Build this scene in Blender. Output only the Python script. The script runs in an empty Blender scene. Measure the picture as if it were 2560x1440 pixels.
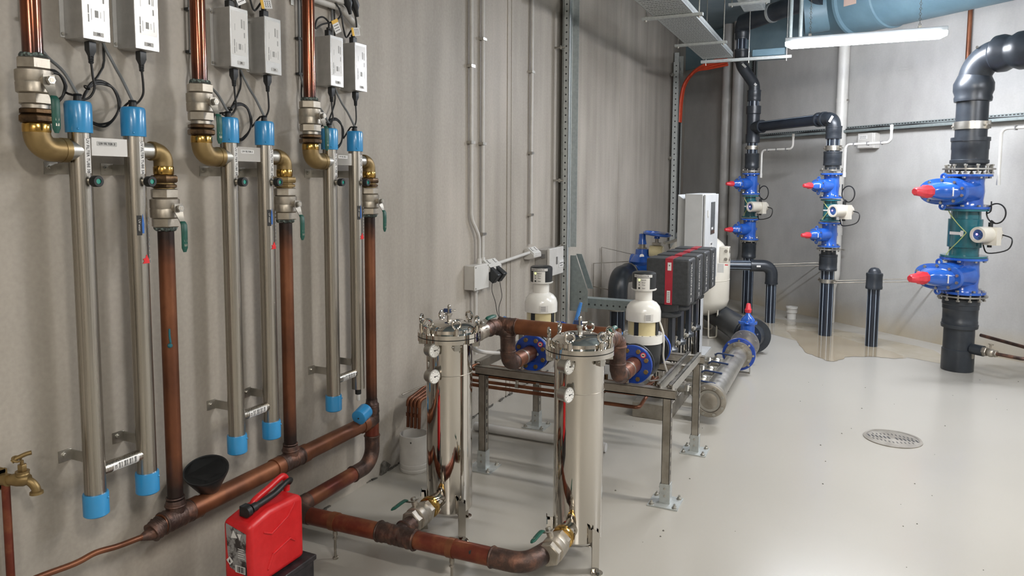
import bpy, math, random
from mathutils import Vector as V, Matrix as M
random.seed(7)
S = bpy.context.scene
COL = S.collection
PI = math.pi

# ---------------------------------------------------------------- camera
cam_d = bpy.data.cameras.new('camera'); cam = bpy.data.objects.new('camera', cam_d); COL.objects.link(cam)
CAM = V((2.2588, 0, 1.6))
rx = V((0.9071174, 0.42084286, 0.00541481)); dn = V((0.04112809, -0.07583207, -0.99627204)); fw = V((-0.41886335, 0.9039584, -0.08609705))
cam.matrix_world = M(((rx.x, -dn.x, -fw.x, CAM.x), (rx.y, -dn.y, -fw.y, CAM.y), (rx.z, -dn.z, -fw.z, CAM.z), (0, 0, 0, 1)))
cam_d.sensor_width = 36; cam_d.lens = 1800 / 2560 * 36; cam_d.shift_y = -108 / 2560; cam_d.clip_start = 0.05
S.camera = cam
S.view_settings.view_transform = 'Standard'; S.view_settings.look = 'None'
S.view_settings.gamma = 1; S.view_settings.use_curve_mapping = False
S.view_settings.exposure = 2.1
w = bpy.data.worlds.new('world'); S.world = w; w.use_nodes = True
w.node_tree.nodes['Background'].inputs[0].default_value = (0.6, 0.65, 0.7, 1); w.node_tree.nodes['Background'].inputs[1].default_value = 0.3
LAMP_AREA = 28.5

# ---------------------------------------------------------------- materials
def lin(c):
    if isinstance(c, str): c = [int(c[i:i+2], 16)/255 for i in (0, 2, 4)]
    return tuple((x/12.92 if x <= .04045 else ((x+.055)/1.055)**2.4) for x in c[:3]) + (1,)
MT = {}
def mat(name, c1, c2=None, sc=8, rough=.5, rough2=None, metal=0, bump=0, st=(1, 1, 1), coat=0, lo=.35, hi=.65, emit=0, c3=None, bsc=None, spec=None, aniso=0, alpha=1, trans=0):
    m = bpy.data.materials.new(name); m.use_nodes = True; nt = m.node_tree; N = nt.nodes; Lk = nt.links
    b = N['Principled BSDF']; b.inputs['Metallic'].default_value = metal; b.inputs['Roughness'].default_value = rough
    b.inputs['Base Color'].default_value = lin(c1); b.inputs['Coat Weight'].default_value = coat; b.inputs['Coat Roughness'].default_value = .12
    if spec is not None: b.inputs['Specular IOR Level'].default_value = spec
    if trans: b.inputs['Transmission Weight'].default_value = trans
    if emit: b.inputs['Emission Color'].default_value = lin(c1); b.inputs['Emission Strength'].default_value = emit
    if c2 or bump or rough2:
        tc = N.new('ShaderNodeTexCoord'); mp = N.new('ShaderNodeMapping'); mp.inputs['Scale'].default_value = st
        Lk.new(tc.outputs['Object'], mp.inputs[0])
        nz = N.new('ShaderNodeTexNoise'); nz.inputs['Scale'].default_value = sc; nz.inputs['Detail'].default_value = 6; nz.inputs['Roughness'].default_value = .6
        Lk.new(mp.outputs[0], nz.inputs['Vector'])
        if c2:
            r = N.new('ShaderNodeValToRGB'); r.color_ramp.elements[0].position = lo; r.color_ramp.elements[1].position = hi
            r.color_ramp.elements[0].color = lin(c1); r.color_ramp.elements[1].color = lin(c2)
            if c3:
                e = r.color_ramp.elements.new((lo+hi)/2); e.color = lin(c3)
            Lk.new(nz.outputs['Fac'], r.inputs[0]); Lk.new(r.outputs[0], b.inputs['Base Color'])
        if rough2:
            mr = N.new('ShaderNodeMapRange'); mr.inputs['From Min'].default_value = .3; mr.inputs['From Max'].default_value = .7
            mr.inputs['To Min'].default_value = rough; mr.inputs['To Max'].default_value = rough2
            Lk.new(nz.outputs['Fac'], mr.inputs[0]); Lk.new(mr.outputs[0], b.inputs['Roughness'])
        if bump:
            n2 = nz
            if bsc:
                n2 = N.new('ShaderNodeTexNoise'); n2.inputs['Scale'].default_value = bsc; n2.inputs['Detail'].default_value = 4; Lk.new(mp.outputs[0], n2.inputs['Vector'])
            bp = N.new('ShaderNodeBump'); bp.inputs['Strength'].default_value = bump; bp.inputs['Distance'].default_value = .01
            Lk.new(n2.outputs['Fac'], bp.inputs['Height']); Lk.new(bp.outputs[0], b.inputs['Normal'])
    MT[name] = m; return m

def heat(name, c1, c2, burnt, zones, **k):
    m = mat(name, c1, c2, **k); nt = m.node_tree; N = nt.nodes; Lk = nt.links; b = N['Principled BSDF']
    src = b.inputs['Base Color'].links[0].from_socket; tc = N.new('ShaderNodeTexCoord'); sx = N.new('ShaderNodeSeparateXYZ'); Lk.new(tc.outputs['Object'], sx.inputs[0])
    nz = N.new('ShaderNodeTexNoise'); nz.inputs['Scale'].default_value = 22; nz.inputs['Detail'].default_value = 5; Lk.new(tc.outputs['Object'], nz.inputs['Vector'])
    ad = N.new('ShaderNodeMath'); ad.operation = 'MULTIPLY_ADD'; Lk.new(nz.outputs['Fac'], ad.inputs[0]); ad.inputs[1].default_value = .09; Lk.new(sx.outputs['Z'], ad.inputs[2])
    tot = None
    for a, e in zones:
        mr = N.new('ShaderNodeMapRange'); mr.inputs['From Min'].default_value = a+.045; mr.inputs['From Max'].default_value = e+.045; mr.inputs['To Min'].default_value = 0; mr.inputs['To Max'].default_value = .95; Lk.new(ad.outputs[0], mr.inputs[0])
        if tot is None: tot = mr.outputs[0]
        else:
            q = N.new('ShaderNodeMath'); q.operation = 'MAXIMUM'; Lk.new(tot, q.inputs[0]); Lk.new(mr.outputs[0], q.inputs[1]); tot = q.outputs[0]
    mx_ = N.new('ShaderNodeMix'); mx_.data_type = 'RGBA'; Lk.new(tot, mx_.inputs[0]); Lk.new(src, mx_.inputs[6]); mx_.inputs[7].default_value = lin(burnt); Lk.new(mx_.outputs[2], b.inputs['Base Color'])
    return m

def concrete(name, cd, cl, streak_axis, bump=.25, stain=None):
    """cast concrete: cloudy tone, vertical form streaks, pin holes; optional ochre damp band near the floor"""
    m = mat(name, cd); nt = m.node_tree; N = nt.nodes; Lk = nt.links; b = N['Principled BSDF']; b.inputs['Roughness'].default_value = .6
    tc = N.new('ShaderNodeTexCoord')
    def nz(sc, st, det=5):
        mp = N.new('ShaderNodeMapping'); mp.inputs['Scale'].default_value = st; Lk.new(tc.outputs['Object'], mp.inputs[0])
        n = N.new('ShaderNodeTexNoise'); n.inputs['Scale'].default_value = sc; n.inputs['Detail'].default_value = det; Lk.new(mp.outputs[0], n.inputs['Vector']); return n
    a = nz(1.6, (1, 1, .5)); s = nz(6.0, streak_axis, 5); p = nz(60, (1, 1, 1), 2)
    def mix(x, y, f):
        k = N.new('ShaderNodeMath'); k.operation = 'MULTIPLY_ADD'; Lk.new(x, k.inputs[0]); k.inputs[1].default_value = f; Lk.new(y, k.inputs[2]); return k.outputs[0]
    h = N.new('ShaderNodeMath'); h.operation = 'MULTIPLY'; Lk.new(a.outputs['Fac'], h.inputs[0]); h.inputs[1].default_value = .5
    f = mix(s.outputs['Fac'], h.outputs[0], .36); f = mix(p.outputs['Fac'], f, .14)
    r = N.new('ShaderNodeValToRGB'); r.color_ramp.elements[0].position = .36; r.color_ramp.elements[1].position = .64
    r.color_ramp.elements[0].color = lin(cd); r.color_ramp.elements[1].color = lin(cl); Lk.new(f, r.inputs[0])
    out = r.outputs[0]
    if stain:
        sx = N.new('ShaderNodeSeparateXYZ'); Lk.new(tc.outputs['Object'], sx.inputs[0])
        g = nz(3, (1, 1, 1), 4); ad = N.new('ShaderNodeMath'); ad.operation = 'MULTIPLY_ADD'; Lk.new(g.outputs['Fac'], ad.inputs[0]); ad.inputs[1].default_value = .35; Lk.new(sx.outputs['Z'], ad.inputs[2])
        mr = N.new('ShaderNodeMapRange'); mr.inputs['From Min'].default_value = .12; mr.inputs['From Max'].default_value = .45; mr.inputs['To Min'].default_value = .8; mr.inputs['To Max'].default_value = 0
        Lk.new(ad.outputs[0], mr.inputs[0]); mx = N.new('ShaderNodeMix'); mx.data_type = 'RGBA'; Lk.new(mr.outputs[0], mx.inputs[0]); Lk.new(out, mx.inputs[6]); mx.inputs[7].default_value = lin(stain); out = mx.outputs[2]
    Lk.new(out, b.inputs['Base Color'])
    bp = N.new('ShaderNodeBump'); bp.inputs['Strength'].default_value = bump; bp.inputs['Distance'].default_value = .008; Lk.new(f, bp.inputs['Height']); Lk.new(bp.outputs[0], b.inputs['Normal'])
    return m

concrete('concrete', '8e877d', 'b5ada2', (1, 1.0, .06))
concrete('concrete_back', '9e9c99', 'b2b1ae', (1, 1, .5), .12, 'ab9c80')
mat('band_lamp_tint', '6f8792', '8299a3', sc=2, rough=.8)  # bluish cast of the lamp put into the wall-top colour
mat('ceiling_lamp_tint', '6c7b83', '7f8d94', sc=1.5, rough=.8)  # lamp's bluish cast put into the grey of the ceiling
mat('floor_epoxy', '9f9b93', 'aba79f', sc=.7, rough=.24, bump=.02, bsc=140, coat=.1, lo=.1, hi=.9)
for nd in MT['floor_epoxy'].node_tree.nodes:
    if nd.type == 'TEX_NOISE': nd.inputs['Detail'].default_value = 1.5
mat('wet_floor', 'a69b85', 'b3ab9b', sc=3, rough=.08, coat=.6)
mat('puddle', 'a3937a', 'b3a58c', sc=4, rough=.02, spec=.8, coat=1)
mat('crumb', '3c3a36', '6d6962', sc=30, rough=.9, bump=.4)
mat('white_paint', 'd9d7cf', rough=.5)
mat('copper', '5f3b2a', '8d5a3d', sc=5, rough=.34, rough2=.5, metal=.6, st=(1, 1, .6), c3='764932', bump=.02)
mat('copper_shiny', '5e2f1c', '94502e', sc=2.2, rough=.13, rough2=.2, metal=.75, st=(1, 1, .35), coat=.4)
heat('copper_riser', '5e2f1c', '94502e', '33282a', [(.10, .0)], sc=2.2, rough=.13, rough2=.22, metal=.75, st=(1, 1, .35), coat=.4)
heat('copper_down', '5f3b2a', '8d5a3d', '2c2523', [(.20, .08), (.88, .98)], sc=5, rough=.34, rough2=.5, metal=.6, st=(1, 1, .6), c3='764932', bump=.02)
mat('copper_red', '5f3024', '8f5a3c', sc=6, rough=.34, rough2=.5, metal=.55, c3='74382a')
mat('copper_burnt', '3a302d', '8a6250', sc=16, rough=.35, rough2=.6, metal=.65, bump=.7, c3='5a4740', lo=.3, hi=.72)
mat('verdigris', '4a5a55', '8fa39b', sc=60, rough=.8, metal=.1, bump=.6, c3='3a3a38')
mat('brass', '77623f', '9c855a', sc=7, rough=.38, rough2=.5, metal=.7)
mat('brass_bright', 'a8823f', 'c9a45e', sc=8, rough=.2, metal=1)
mat('bronze_dark', '2e241b', '6a5238', sc=25, rough=.4, metal=.8, bump=.3)
mat('nickel', '9d9588', 'b7afa3', sc=20, rough=.34, rough2=.46, metal=.8, bump=.05)
mat('steel_brushed', '9a948a', 'bdb7ad', sc=6, rough=.24, rough2=.34, metal=1, st=(30, 30, .2))
mat('steel_mirror', 'd3cec6', rough=.05, metal=1)
mat('steel', 'a9a69f', 'c2bfb8', sc=12, rough=.3, rough2=.4, metal=.95)
mat('steel_dull', '8b857b', 'a8a298', sc=10, rough=.35, rough2=.5, metal=.8, bump=.03)
mat('galvanised', 'adb1b0', 'bcc0be', sc=40, rough=.42, metal=.55, lo=.35, hi=.65)
mat('galv_grey', '858e8e', '939c9b', sc=30, rough=.5, metal=.45)
mat('cap_blue', '2b86bd', '358fc6', sc=4, rough=.28, coat=.3)
mat('valve_green', '0c4439', '155345', sc=30, rough=.45)
mat('valve_blue', '1f50a8', '2a5fb6', sc=8, rough=.18, coat=.7)
mat('flange_blue', '173c94', '1d49aa', sc=8, rough=.25, coat=.5)
mat('handle_blue', '3a78c0', '4a87cc', sc=12, rough=.35)
mat('handle_navy', '2b3d63', rough=.4)
mat('valve_red', 'c42f3a', 'd63f47', sc=12, rough=.35)
mat('teal', '1c5560', '266a74', sc=8, rough=.22, coat=.5)
mat('rubber', '0e0f10', '1a1b1c', sc=20, rough=.5)
mat('black_plastic', '1b1d1f', '26282a', sc=9, rough=.38)
mat('pe_black', '23272d', '2f343a', sc=9, rough=.36, bump=.03)
mat('pe_pipe', '181e29', '232a35', sc=6, rough=.32)
mat('stripe', 'aebccb', rough=.5)
mat('drive_grey', '2d2f31', '3a3c3e', sc=40, rough=.5, bump=.05)
mat('drive_red', '93202f', 'a32836', sc=8, rough=.45)
mat('alu_box', 'c9c8c6', 'd3d2d0', sc=30, rough=.25, metal=.3)
mat('alu_side', 'a5a39f', 'b0aeaa', sc=30, rough=.4, metal=.4)
mat('sticker', 'd6d4d1', rough=.22)
mat('sticker_grey', 'a3a19d', 'b4b2ae', sc=20, rough=.5)
mat('ink', '2b2b2c', rough=.6)
mat('ink_grey', '6d6c6b', rough=.6)
mat('ink_pale', '93928f', rough=.6)
mat('pvc_grey', 'b9b6b1', 'c5c2bd', sc=8, rough=.4)
mat('pvc_dark', 'aeaca9', 'b9b7b4', sc=5, rough=.4)
mat('pvc_white', 'c6c4bf', 'd0cec9', sc=5, rough=.38)
mat('clear_grey', '8e8b87', '9d9a95', sc=8, rough=.15)
mat('jerry_red', 'c0181c', 'cc2326', sc=25, rough=.38, bump=.04)
mat('crate_black', '17171a', '302a2c', sc=25, rough=.45, bump=.3)
mat('gasket', '141414', rough=.7)
mat('cream', 'ccc6b8', 'd4cec1', sc=5, rough=.35, coat=.3)
mat('unit_white', 'd8d6d1', 'dfddd8', sc=6, rough=.22, coat=.5)
mat('unit_beige', 'c6b88c', 'd6caa2', sc=5, rough=.3, coat=.4)
mat('cabinet', 'b6b7b7', 'bebfbf', sc=8, rough=.45)
mat('screen', '3a3e42', '54585c', sc=30, rough=.15)
mat('lens', '1d3a6b', '3a63a8', sc=40, rough=.08, coat=1)
mat('green_glass', '0b8f7c', rough=.1, coat=1)
mat('led', 'b8d64a', rough=.3, emit=2.0)
mat('purple_led', 'c06ae0', rough=.3, emit=2.0)
mat('orange_cable', 'cf4427', 'dd5636', sc=20, rough=.45)
mat('grey_cable', '6f7274', rough=.5)
mat('black_cable', '1a1a1b', rough=.45)
mat('yellow_tag', 'd9a92c', rough=.5)
mat('green_yellow', 'a9b774', rough=.5)
mat('dial', 'e4e2dd', rough=.2)
mat('blue_duct', '4f6874', '5f7883', sc=3, rough=.5)
mat('tape', 'b59c8e', rough=.6)
mat('red_mark', 'd8262b', rough=.4)
mat('blue_mark', '2f67b4', rough=.4)
mat('label_photo', '2f2828', '8d8b8a', sc=25, rough=.4, lo=.45, hi=.55)
mat('diffuser', 'fffaf2', rough=.4, emit=LAMP_AREA)
mat('diffuser_bright', 'f3f7ff', rough=.4, emit=LAMP_AREA*1.6)
mat('lamp_body', 'c9d0d4', rough=.5)

# ---------------------------------------------------------------- mesh builder
def frame(d):
    d = V(d).normalized(); a = V((0, 0, 1)) if abs(d.z) < .9 else V((1, 0, 0))
    u = a.cross(d).normalized(); return u, d.cross(u).normalized(), d
def catmull(P, n=6):
    P = [V(p) for p in P]; Q = [2*P[0]-P[1]] + P + [2*P[-1]-P[-2]]; out = []
    for i in range(1, len(Q)-2):
        a, b, c, d = Q[i-1:i+3]
        for k in range(n):
            t = k/n; out.append(.5*((2*b)+(c-a)*t+(2*a-5*b+4*c-d)*t*t+(3*b-a-3*c+d)*t**3))
    out.append(P[-1]); return out
def fillet(P, R, n=6):
    P = [V(p) for p in P]; out = [P[0]]
    for i in range(1, len(P)-1):
        a, b, c = P[i-1], P[i], P[i+1]; u = (a-b); v = (c-b); lu, lv = u.length, v.length; u /= lu; v /= lv
        ang = u.angle(v)
        if ang > PI-.02: out.append(b); continue
        t = min(R/math.tan(ang/2), lu*.49 if i > 1 else lu*.98, lv*.49 if i < len(P)-2 else lv*.98); r = t*math.tan(ang/2)
        cc = b+(u+v).normalized()*(r/math.sin(ang/2)); p0 = b+u*t-cc; p1 = b+v*t-cc; th = p0.angle(p1)
        for k in range(n+1):
            f = k/n; out.append(cc+(p0*math.sin((1-f)*th)+p1*math.sin(f*th))/math.sin(th))
    out.append(P[-1]); return out
class MB:
    def __init__(s): s.v = []; s.f = []
    def add(s, vs, fs):
        o = len(s.v); s.v += [V(x) for x in vs]; s.f += [tuple(i+o for i in f) for f in fs]; return s
    def box(s, x0, x1, y0, y1, z0, z1):
        vs = [(x, y, z) for x in (x0, x1) for y in (y0, y1) for z in (z0, z1)]
        return s.add(vs, [(0, 1, 3, 2), (4, 6, 7, 5), (0, 4, 5, 1), (2, 3, 7, 6), (0, 2, 6, 4), (1, 5, 7, 3)])
    def ob(s, c, ax, h):
        c = V(c); ax = [V(a).normalized() for a in ax]
        vs = [c+ax[0]*h[0]*i+ax[1]*h[1]*j+ax[2]*h[2]*k for i in (-1, 1) for j in (-1, 1) for k in (-1, 1)]
        return s.add(vs, [(0, 1, 3, 2), (4, 6, 7, 5), (0, 4, 5, 1), (2, 3, 7, 6), (0, 2, 6, 4), (1, 5, 7, 3)])
    def lathe(s, p, d, prof, n=28, ph=0, sq=None):
        """prof: list of (t along d, radius)"""
        p = V(p); u, v, d = frame(d); vs = []; fs = []
        for t, r in prof:
            for k in range(n):
                a = 2*PI*k/n+ph; vs.append(p+d*t+(u*math.cos(a)+v*math.sin(a))*r)
        m = len(prof)
        for i in range(m-1):
            for k in range(n): fs.append((i*n+k, i*n+(k+1) % n, (i+1)*n+(k+1) % n, (i+1)*n+k))
        if prof[0][1] > 1e-6: fs.append(tuple(reversed(range(n))))
        if prof[-1][1] > 1e-6: fs.append(tuple(range((m-1)*n, m*n)))
        return s.add(vs, fs)
    def cyl(s, p0, p1, r0, r1=None, n=24, ph=0):
        p0 = V(p0); p1 = V(p1); return s.lathe(p0, p1-p0, [(0, r0), ((p1-p0).length, r0 if r1 is None else r1)], n, ph)
    def disc(s, c, d, r, t, n=32): c = V(c); d = V(d).normalized(); return s.cyl(c-d*t/2, c+d*t/2, r, None, n)
    def hexa(s, p0, p1, r, ph=0, ch=.1):
        p0 = V(p0); p1 = V(p1); L = (p1-p0).length; return s.lathe(p0, p1-p0, [(0, r*.9), (L*ch, r), (L*(1-ch), r), (L, r*.9)], 6, ph)
    def ring(s, p0, p1, ri, ro, n=28):
        p0 = V(p0); p1 = V(p1); L = (p1-p0).length; u, v, d = frame(p1-p0); vs = []; fs = []
        pr = [(0, ri), (0, ro), (L, ro), (L, ri)]
        for t, r in pr:
            for k in range(n):
                a = 2*PI*k/n; vs.append(p0+d*t+(u*math.cos(a)+v*math.sin(a))*r)
        for i in range(4):
            j = (i+1) % 4
            for k in range(n): fs.append((i*n+k, i*n+(k+1) % n, j*n+(k+1) % n, j*n+k))
        return s.add(vs, fs)
    def tube(s, P, r, n=12, caps=True):
        P = [V(p) for p in P]; Q = [P[0]]
        for p in P[1:]:
            if (p-Q[-1]).length > 1e-5: Q.append(p)
        P = Q; m = len(P); rs = r if isinstance(r, (list, tuple)) else [r]*m; u = None; vs = []; fs = []
        for i in range(m):
            t = (P[min(i+1, m-1)]-P[max(i-1, 0)]).normalized()
            if u is None: u = frame(t)[0]
            u = (u-t*u.dot(t)).normalized(); v = t.cross(u)
            for k in range(n):
                a = 2*PI*k/n; vs.append(P[i]+(u*math.cos(a)+v*math.sin(a))*rs[min(i, len(rs)-1)])
        for i in range(m-1):
            for k in range(n): fs.append((i*n+k, i*n+(k+1) % n, (i+1)*n+(k+1) % n, (i+1)*n+k))
        if caps: fs.append(tuple(reversed(range(n)))); fs.append(tuple(range((m-1)*n, m*n)))
        return s.add(vs, fs)
    def bend(s, P, r, R, n=20, k=7): return s.tube(fillet(P, R, k), r, n)
    def torus(s, c, d, R, r, n=24, m=8):
        u, v, d = frame(d); c = V(c); P = [c+(u*math.cos(2*PI*i/n)+v*math.sin(2*PI*i/n))*R for i in range(n)]; vs = []; fs = []
        for i in range(n):
            e = (P[i]-c).normalized()
            for k in range(m): a = 2*PI*k/m; vs.append(P[i]+(e*math.cos(a)+d*math.sin(a))*r)
        for i in range(n):
            for k in range(m): fs.append((i*m+k, ((i+1) % n)*m+k, ((i+1) % n)*m+(k+1) % m, i*m+(k+1) % m))
        return s.add(vs, fs)
    def prism(s, pts, o, u, v, t):
        """polygon pts in (u,v), thickness t along u x v"""
        o = V(o); u = V(u).normalized(); v = V(v).normalized(); d = u.cross(v); n = len(pts)
        vs = [o+u*a+v*b for a, b in pts]+[o+u*a+v*b+d*t for a, b in pts]
        return s.add(vs, [tuple(reversed(range(n))), tuple(range(n, 2*n))]+[(i, (i+1) % n, n+(i+1) % n, n+i) for i in range(n)])
    def ball(s, c, r, n=14): return s.lathe(V(c)-V((0, 0, r)), (0, 0, 1), [(r-r*math.cos(PI*i/8), max(r*math.sin(PI*i/8), 1e-7)) for i in range(9)], n)
    def bolts(s, c, d, R, n, r=.01, h=.012, ph=0, both=0):
        u, v, d = frame(d); c = V(c)
        for i in range(n):
            a = 2*PI*i/n+ph; p = c+(u*math.cos(a)+v*math.sin(a))*R
            s.hexa(p-d*both, p+d*h, r)
        return s
ORG = {}
def build(name, mb, m, parent=None, label=None, bevel=0, kind=None, org=None, seg=2):
    me = bpy.data.meshes.new(name); 
    o3 = V((0, 0, 0))
    if parent is not None:
        rt = parent
        while rt.parent: rt = rt.parent
        o3 = ORG.get(rt.name, V((0, 0, 0)))
    elif org is not None: o3 = V(org)
    me.from_pydata([tuple(v-o3) for v in mb.v], [], mb.f); me.validate(); me.update()
    me.shade_smooth(); me.set_sharp_from_angle(angle=math.radians(38))
    me.materials.append(MT[m]); o = bpy.data.objects.new(name, me); COL.objects.link(o)
    if name in ('printed_mark', 'slot'): kind = 'stuff'
    if parent is not None: o.parent = parent
    else: o.location = o3; ORG[o.name] = o3
    if label: o['label'] = label
    if kind: o['kind'] = kind
    if bevel:
        b = o.modifiers.new('bevel', 'BEVEL'); b.width = bevel; b.segments = seg; b.limit_method = 'ANGLE'; b.angle_limit = math.radians(40)
    return o
def T(name, label, cat, base=(0, 0, 0), group=None, mx=None):
    o = bpy.data.objects.new(name, None); COL.objects.link(o); o.empty_display_size = .05
    if mx is not None: o.matrix_world = mx; ORG[o.name] = V((0, 0, 0))
    else: o.location = base; ORG[o.name] = V(base)
    o['label'] = label; o['category'] = cat
    if group: o['group'] = group
    return o
def many(name, mbs, m, parent, label=None, bevel=0):
    for q in mbs: build(name, q, m, parent, label, bevel)
def one(name, mb, m, label, cat, base, group=None, bevel=0, kind=None):
    o = build(name, mb, m, None, label, bevel, kind, base); o['category'] = cat
    if group: o['group'] = group
    return o
def struct(name, mb, m, parent=None, bevel=0):
    o = build(name, mb, m, parent, bevel=bevel)
    if parent is None: o['kind'] = 'structure'
    return o
def dup(root, shift, label=None):
    r = root.copy(); COL.objects.link(r); r.location = root.location+V(shift); ORG[r.name] = ORG[root.name]+V(shift)
    if label: r['label'] = label
    for ch in list(root.children):
        c = ch.copy(); COL.objects.link(c); c.parent = r
        for g in list(ch.children):
            d = g.copy(); COL.objects.link(d); d.parent = c
    return r
def mx(loc, z, x):
    z = V(z).normalized(); x = V(x); x = (x-z*x.dot(z)).normalized(); y = z.cross(x); l = V(loc)
    return M(((x.x, y.x, z.x, l.x), (x.y, y.y, z.y, l.y), (x.z, y.z, z.z, l.z), (0, 0, 0, 1)))
def text(s, size, loc, xd, up, m, parent, name='lettering', ext=.0004, al='CENTER'):
    cu = bpy.data.curves.new('txt', 'FONT'); cu.body = s; cu.size = size; cu.extrude = ext; cu.align_x = al; cu.align_y = 'CENTER'; cu.resolution_u = 2
    t = bpy.data.objects.new('txt', cu); COL.objects.link(t); dg = bpy.context.evaluated_depsgraph_get(); me = bpy.data.meshes.new_from_object(t.evaluated_get(dg))
    bpy.data.objects.remove(t); 
    xd = V(xd).normalized(); up = V(up).normalized(); zd = xd.cross(up); l = V(loc)
    if parent is not None:
        rt = parent
        while rt.parent: rt = rt.parent
        l = l-ORG.get(rt.name, V((0, 0, 0)))
    me.transform(M(((xd.x, up.x, zd.x, l.x), (xd.y, up.y, zd.y, l.y), (xd.z, up.z, zd.z, l.z), (0, 0, 0, 1))))
    me.materials.clear(); me.materials.append(MT[m]); o = bpy.data.objects.new(name, me); COL.objects.link(o); o.parent = parent; return o
X, Y, Z = V((1, 0, 0)), V((0, 1, 0)), V((0, 0, 1))

# ---------------------------------------------------------------- the room
HC = 3.75                      # ceiling height
NW = V((-.655, -.755, 0)).normalized(); WW = V((.755, -.655, 0)).normalized(); B0 = V((0, 11.03, 0))   # back wall normal, direction, corner
def bw(s, off=0, z=0): p = B0+WW*s+NW*off; return V((p.x, p.y, z))
def bs(x): return x/WW.x       # wall coordinate from world x on the back wall
struct('floor', MB().box(-.3, 6.6, -3, 11.6, -.15, 0), 'floor_epoxy')
struct('ceiling', MB().box(-.3, 6.6, -3, 11.6, HC, HC+.15), 'ceiling_lamp_tint')
struct('wall_left', MB().box(-.25, 0, -3, 11.5, 0, HC), 'concrete')
c = bw(4.4, -.125, HC/2)
struct('wall_back', MB().ob(c, (WW, NW, Z), (4.6, .125, HC/2)), 'concrete_back')
struct('wall_right', MB().box(6.4, 6.6, -3, 6.2, 0, HC), 'concrete_back')
struct('wall_front', MB().box(-.25, 6.6, -3.2, -3, 0, HC), 'concrete')
struct('lamp_tint_band', MB().ob(bw(4.4, .012, (3.28+HC)/2), (WW, NW, Z), (4.5, .012, (HC-3.28)/2)), 'band_lamp_tint')  # added band that carries the painted bluish cast, no known part
# formwork joints on the left wall
m = MB(); m.box(-.002, .006, 4.775, 4.80, 0, HC); m.box(-.002, .004, 4.845, 4.86, 0, HC); struct('trim_2', m, 'concrete')
m = MB(); m.box(-.002, .004, 7.6, 7.62, 0, HC); struct('trim_3', m, 'concrete')
# crumbled sealant at the wall foot
m = MB(); rd = random.Random(3)
for i in range(150):
    y = 2.5+rd.random()*5; r = .003+rd.random()*.006
    if 2.62 < y < 2.8 or 3.2 < y < 3.5 or 4.2 < y < 4.9 or rd.random() < .2:
        x_ = .002+rd.random()*.010; m.ob((x_, y, r*.4), (V((rd.uniform(-.2, .2), 1, rd.uniform(-.15, .15))), V((1, 0, 0)), Z), (r*3.2, r*.8, r*.7))
m.prism([(0, 0), (.05, 0), (.09, .03), (.04, .07), (.015, .06)], (.004, 3.16, 0), Y, Z, .012)
one('sealant_crumbs', m, 'crumb', 'dark crumbled sealant along the foot of the left wall', 'rubble', (0, 3.5, 0), kind='stuff')
# damp patch and puddle round the pipe feet
def blob(cx, cy, rx_, ry_, z, seed, n=56, rot=-.72):
    r = random.Random(seed); ph = [r.random()*6 for _ in range(5)]; vs = [(cx, cy, z)]; ca, sa = math.cos(rot), math.sin(rot)
    for i in range(n):
        a = 2*PI*i/n; k = 1+.10*math.sin(2*a+ph[0])+.08*math.sin(3*a+ph[1])+.06*math.sin(7*a+ph[2])+.04*math.sin(13*a+ph[3])
        x, y = rx_*k*math.cos(a), ry_*k*math.sin(a); vs.append((cx+x*ca-y*sa, cy+x*sa+y*ca, z))
    b = MB(); b.add(vs, [(0, i+1, (i+1) % n+1) for i in range(n)]); return b
one('damp_patch', blob(2.15, 8.2, 1.3, .42, .0012, 2), 'wet_floor', 'tan damp patch on the floor in front of the back wall', 'stain', (2.15, 8.2, 0))
pp = [(1.72, 8.30), (1.83, 7.90), (1.90, 7.62), (1.95, 7.36), (2.04, 7.20), (2.12, 7.10), (2.20, 7.03), (2.27, 7.16), (2.33, 7.28), (2.43, 7.34), (2.56, 7.40), (2.68, 7.40), (2.76, 7.44), (2.80, 7.55), (2.74, 7.66), (2.66, 7.78), (2.58, 7.86), (2.46, 7.98), (2.38, 8.06), (2.28, 8.16), (2.22, 8.26), (2.14, 8.36), (2.02, 8.42), (1.95, 8.40), (1.86, 8.44), (1.78, 8.46)]
pp = [p for p in catmull([(a, b, .0025) for a, b in pp], 4)]; rj = random.Random(5); pp = [p+V((rj.uniform(-.012, .012), rj.uniform(-.012, .012), 0)) for p in pp]; k = len(pp)
one('puddle', MB().add(pp+[V((2.2, 7.8, .0025))], [(k, i, (i+1) % k) for i in range(k)]), 'puddle', 'shallow brown puddle round the striped pipe feet', 'puddle', (2.2, 7.8, 0))
m = MB(); rd = random.Random(11)
for i in range(70):
    x, y = 1.0+rd.random()*2.6, 1.8+rd.random()*5.2; r = .0015+rd.random()*.003; m.lathe((x, y, 0), Z, [(0, r*1.3), (r, r*.5)], 5)
one('floor_grit', m, 'crumb', 'small dark specks of grit scattered over the open floor', 'grit', (2.3, 4, 0), kind='stuff')

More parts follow.
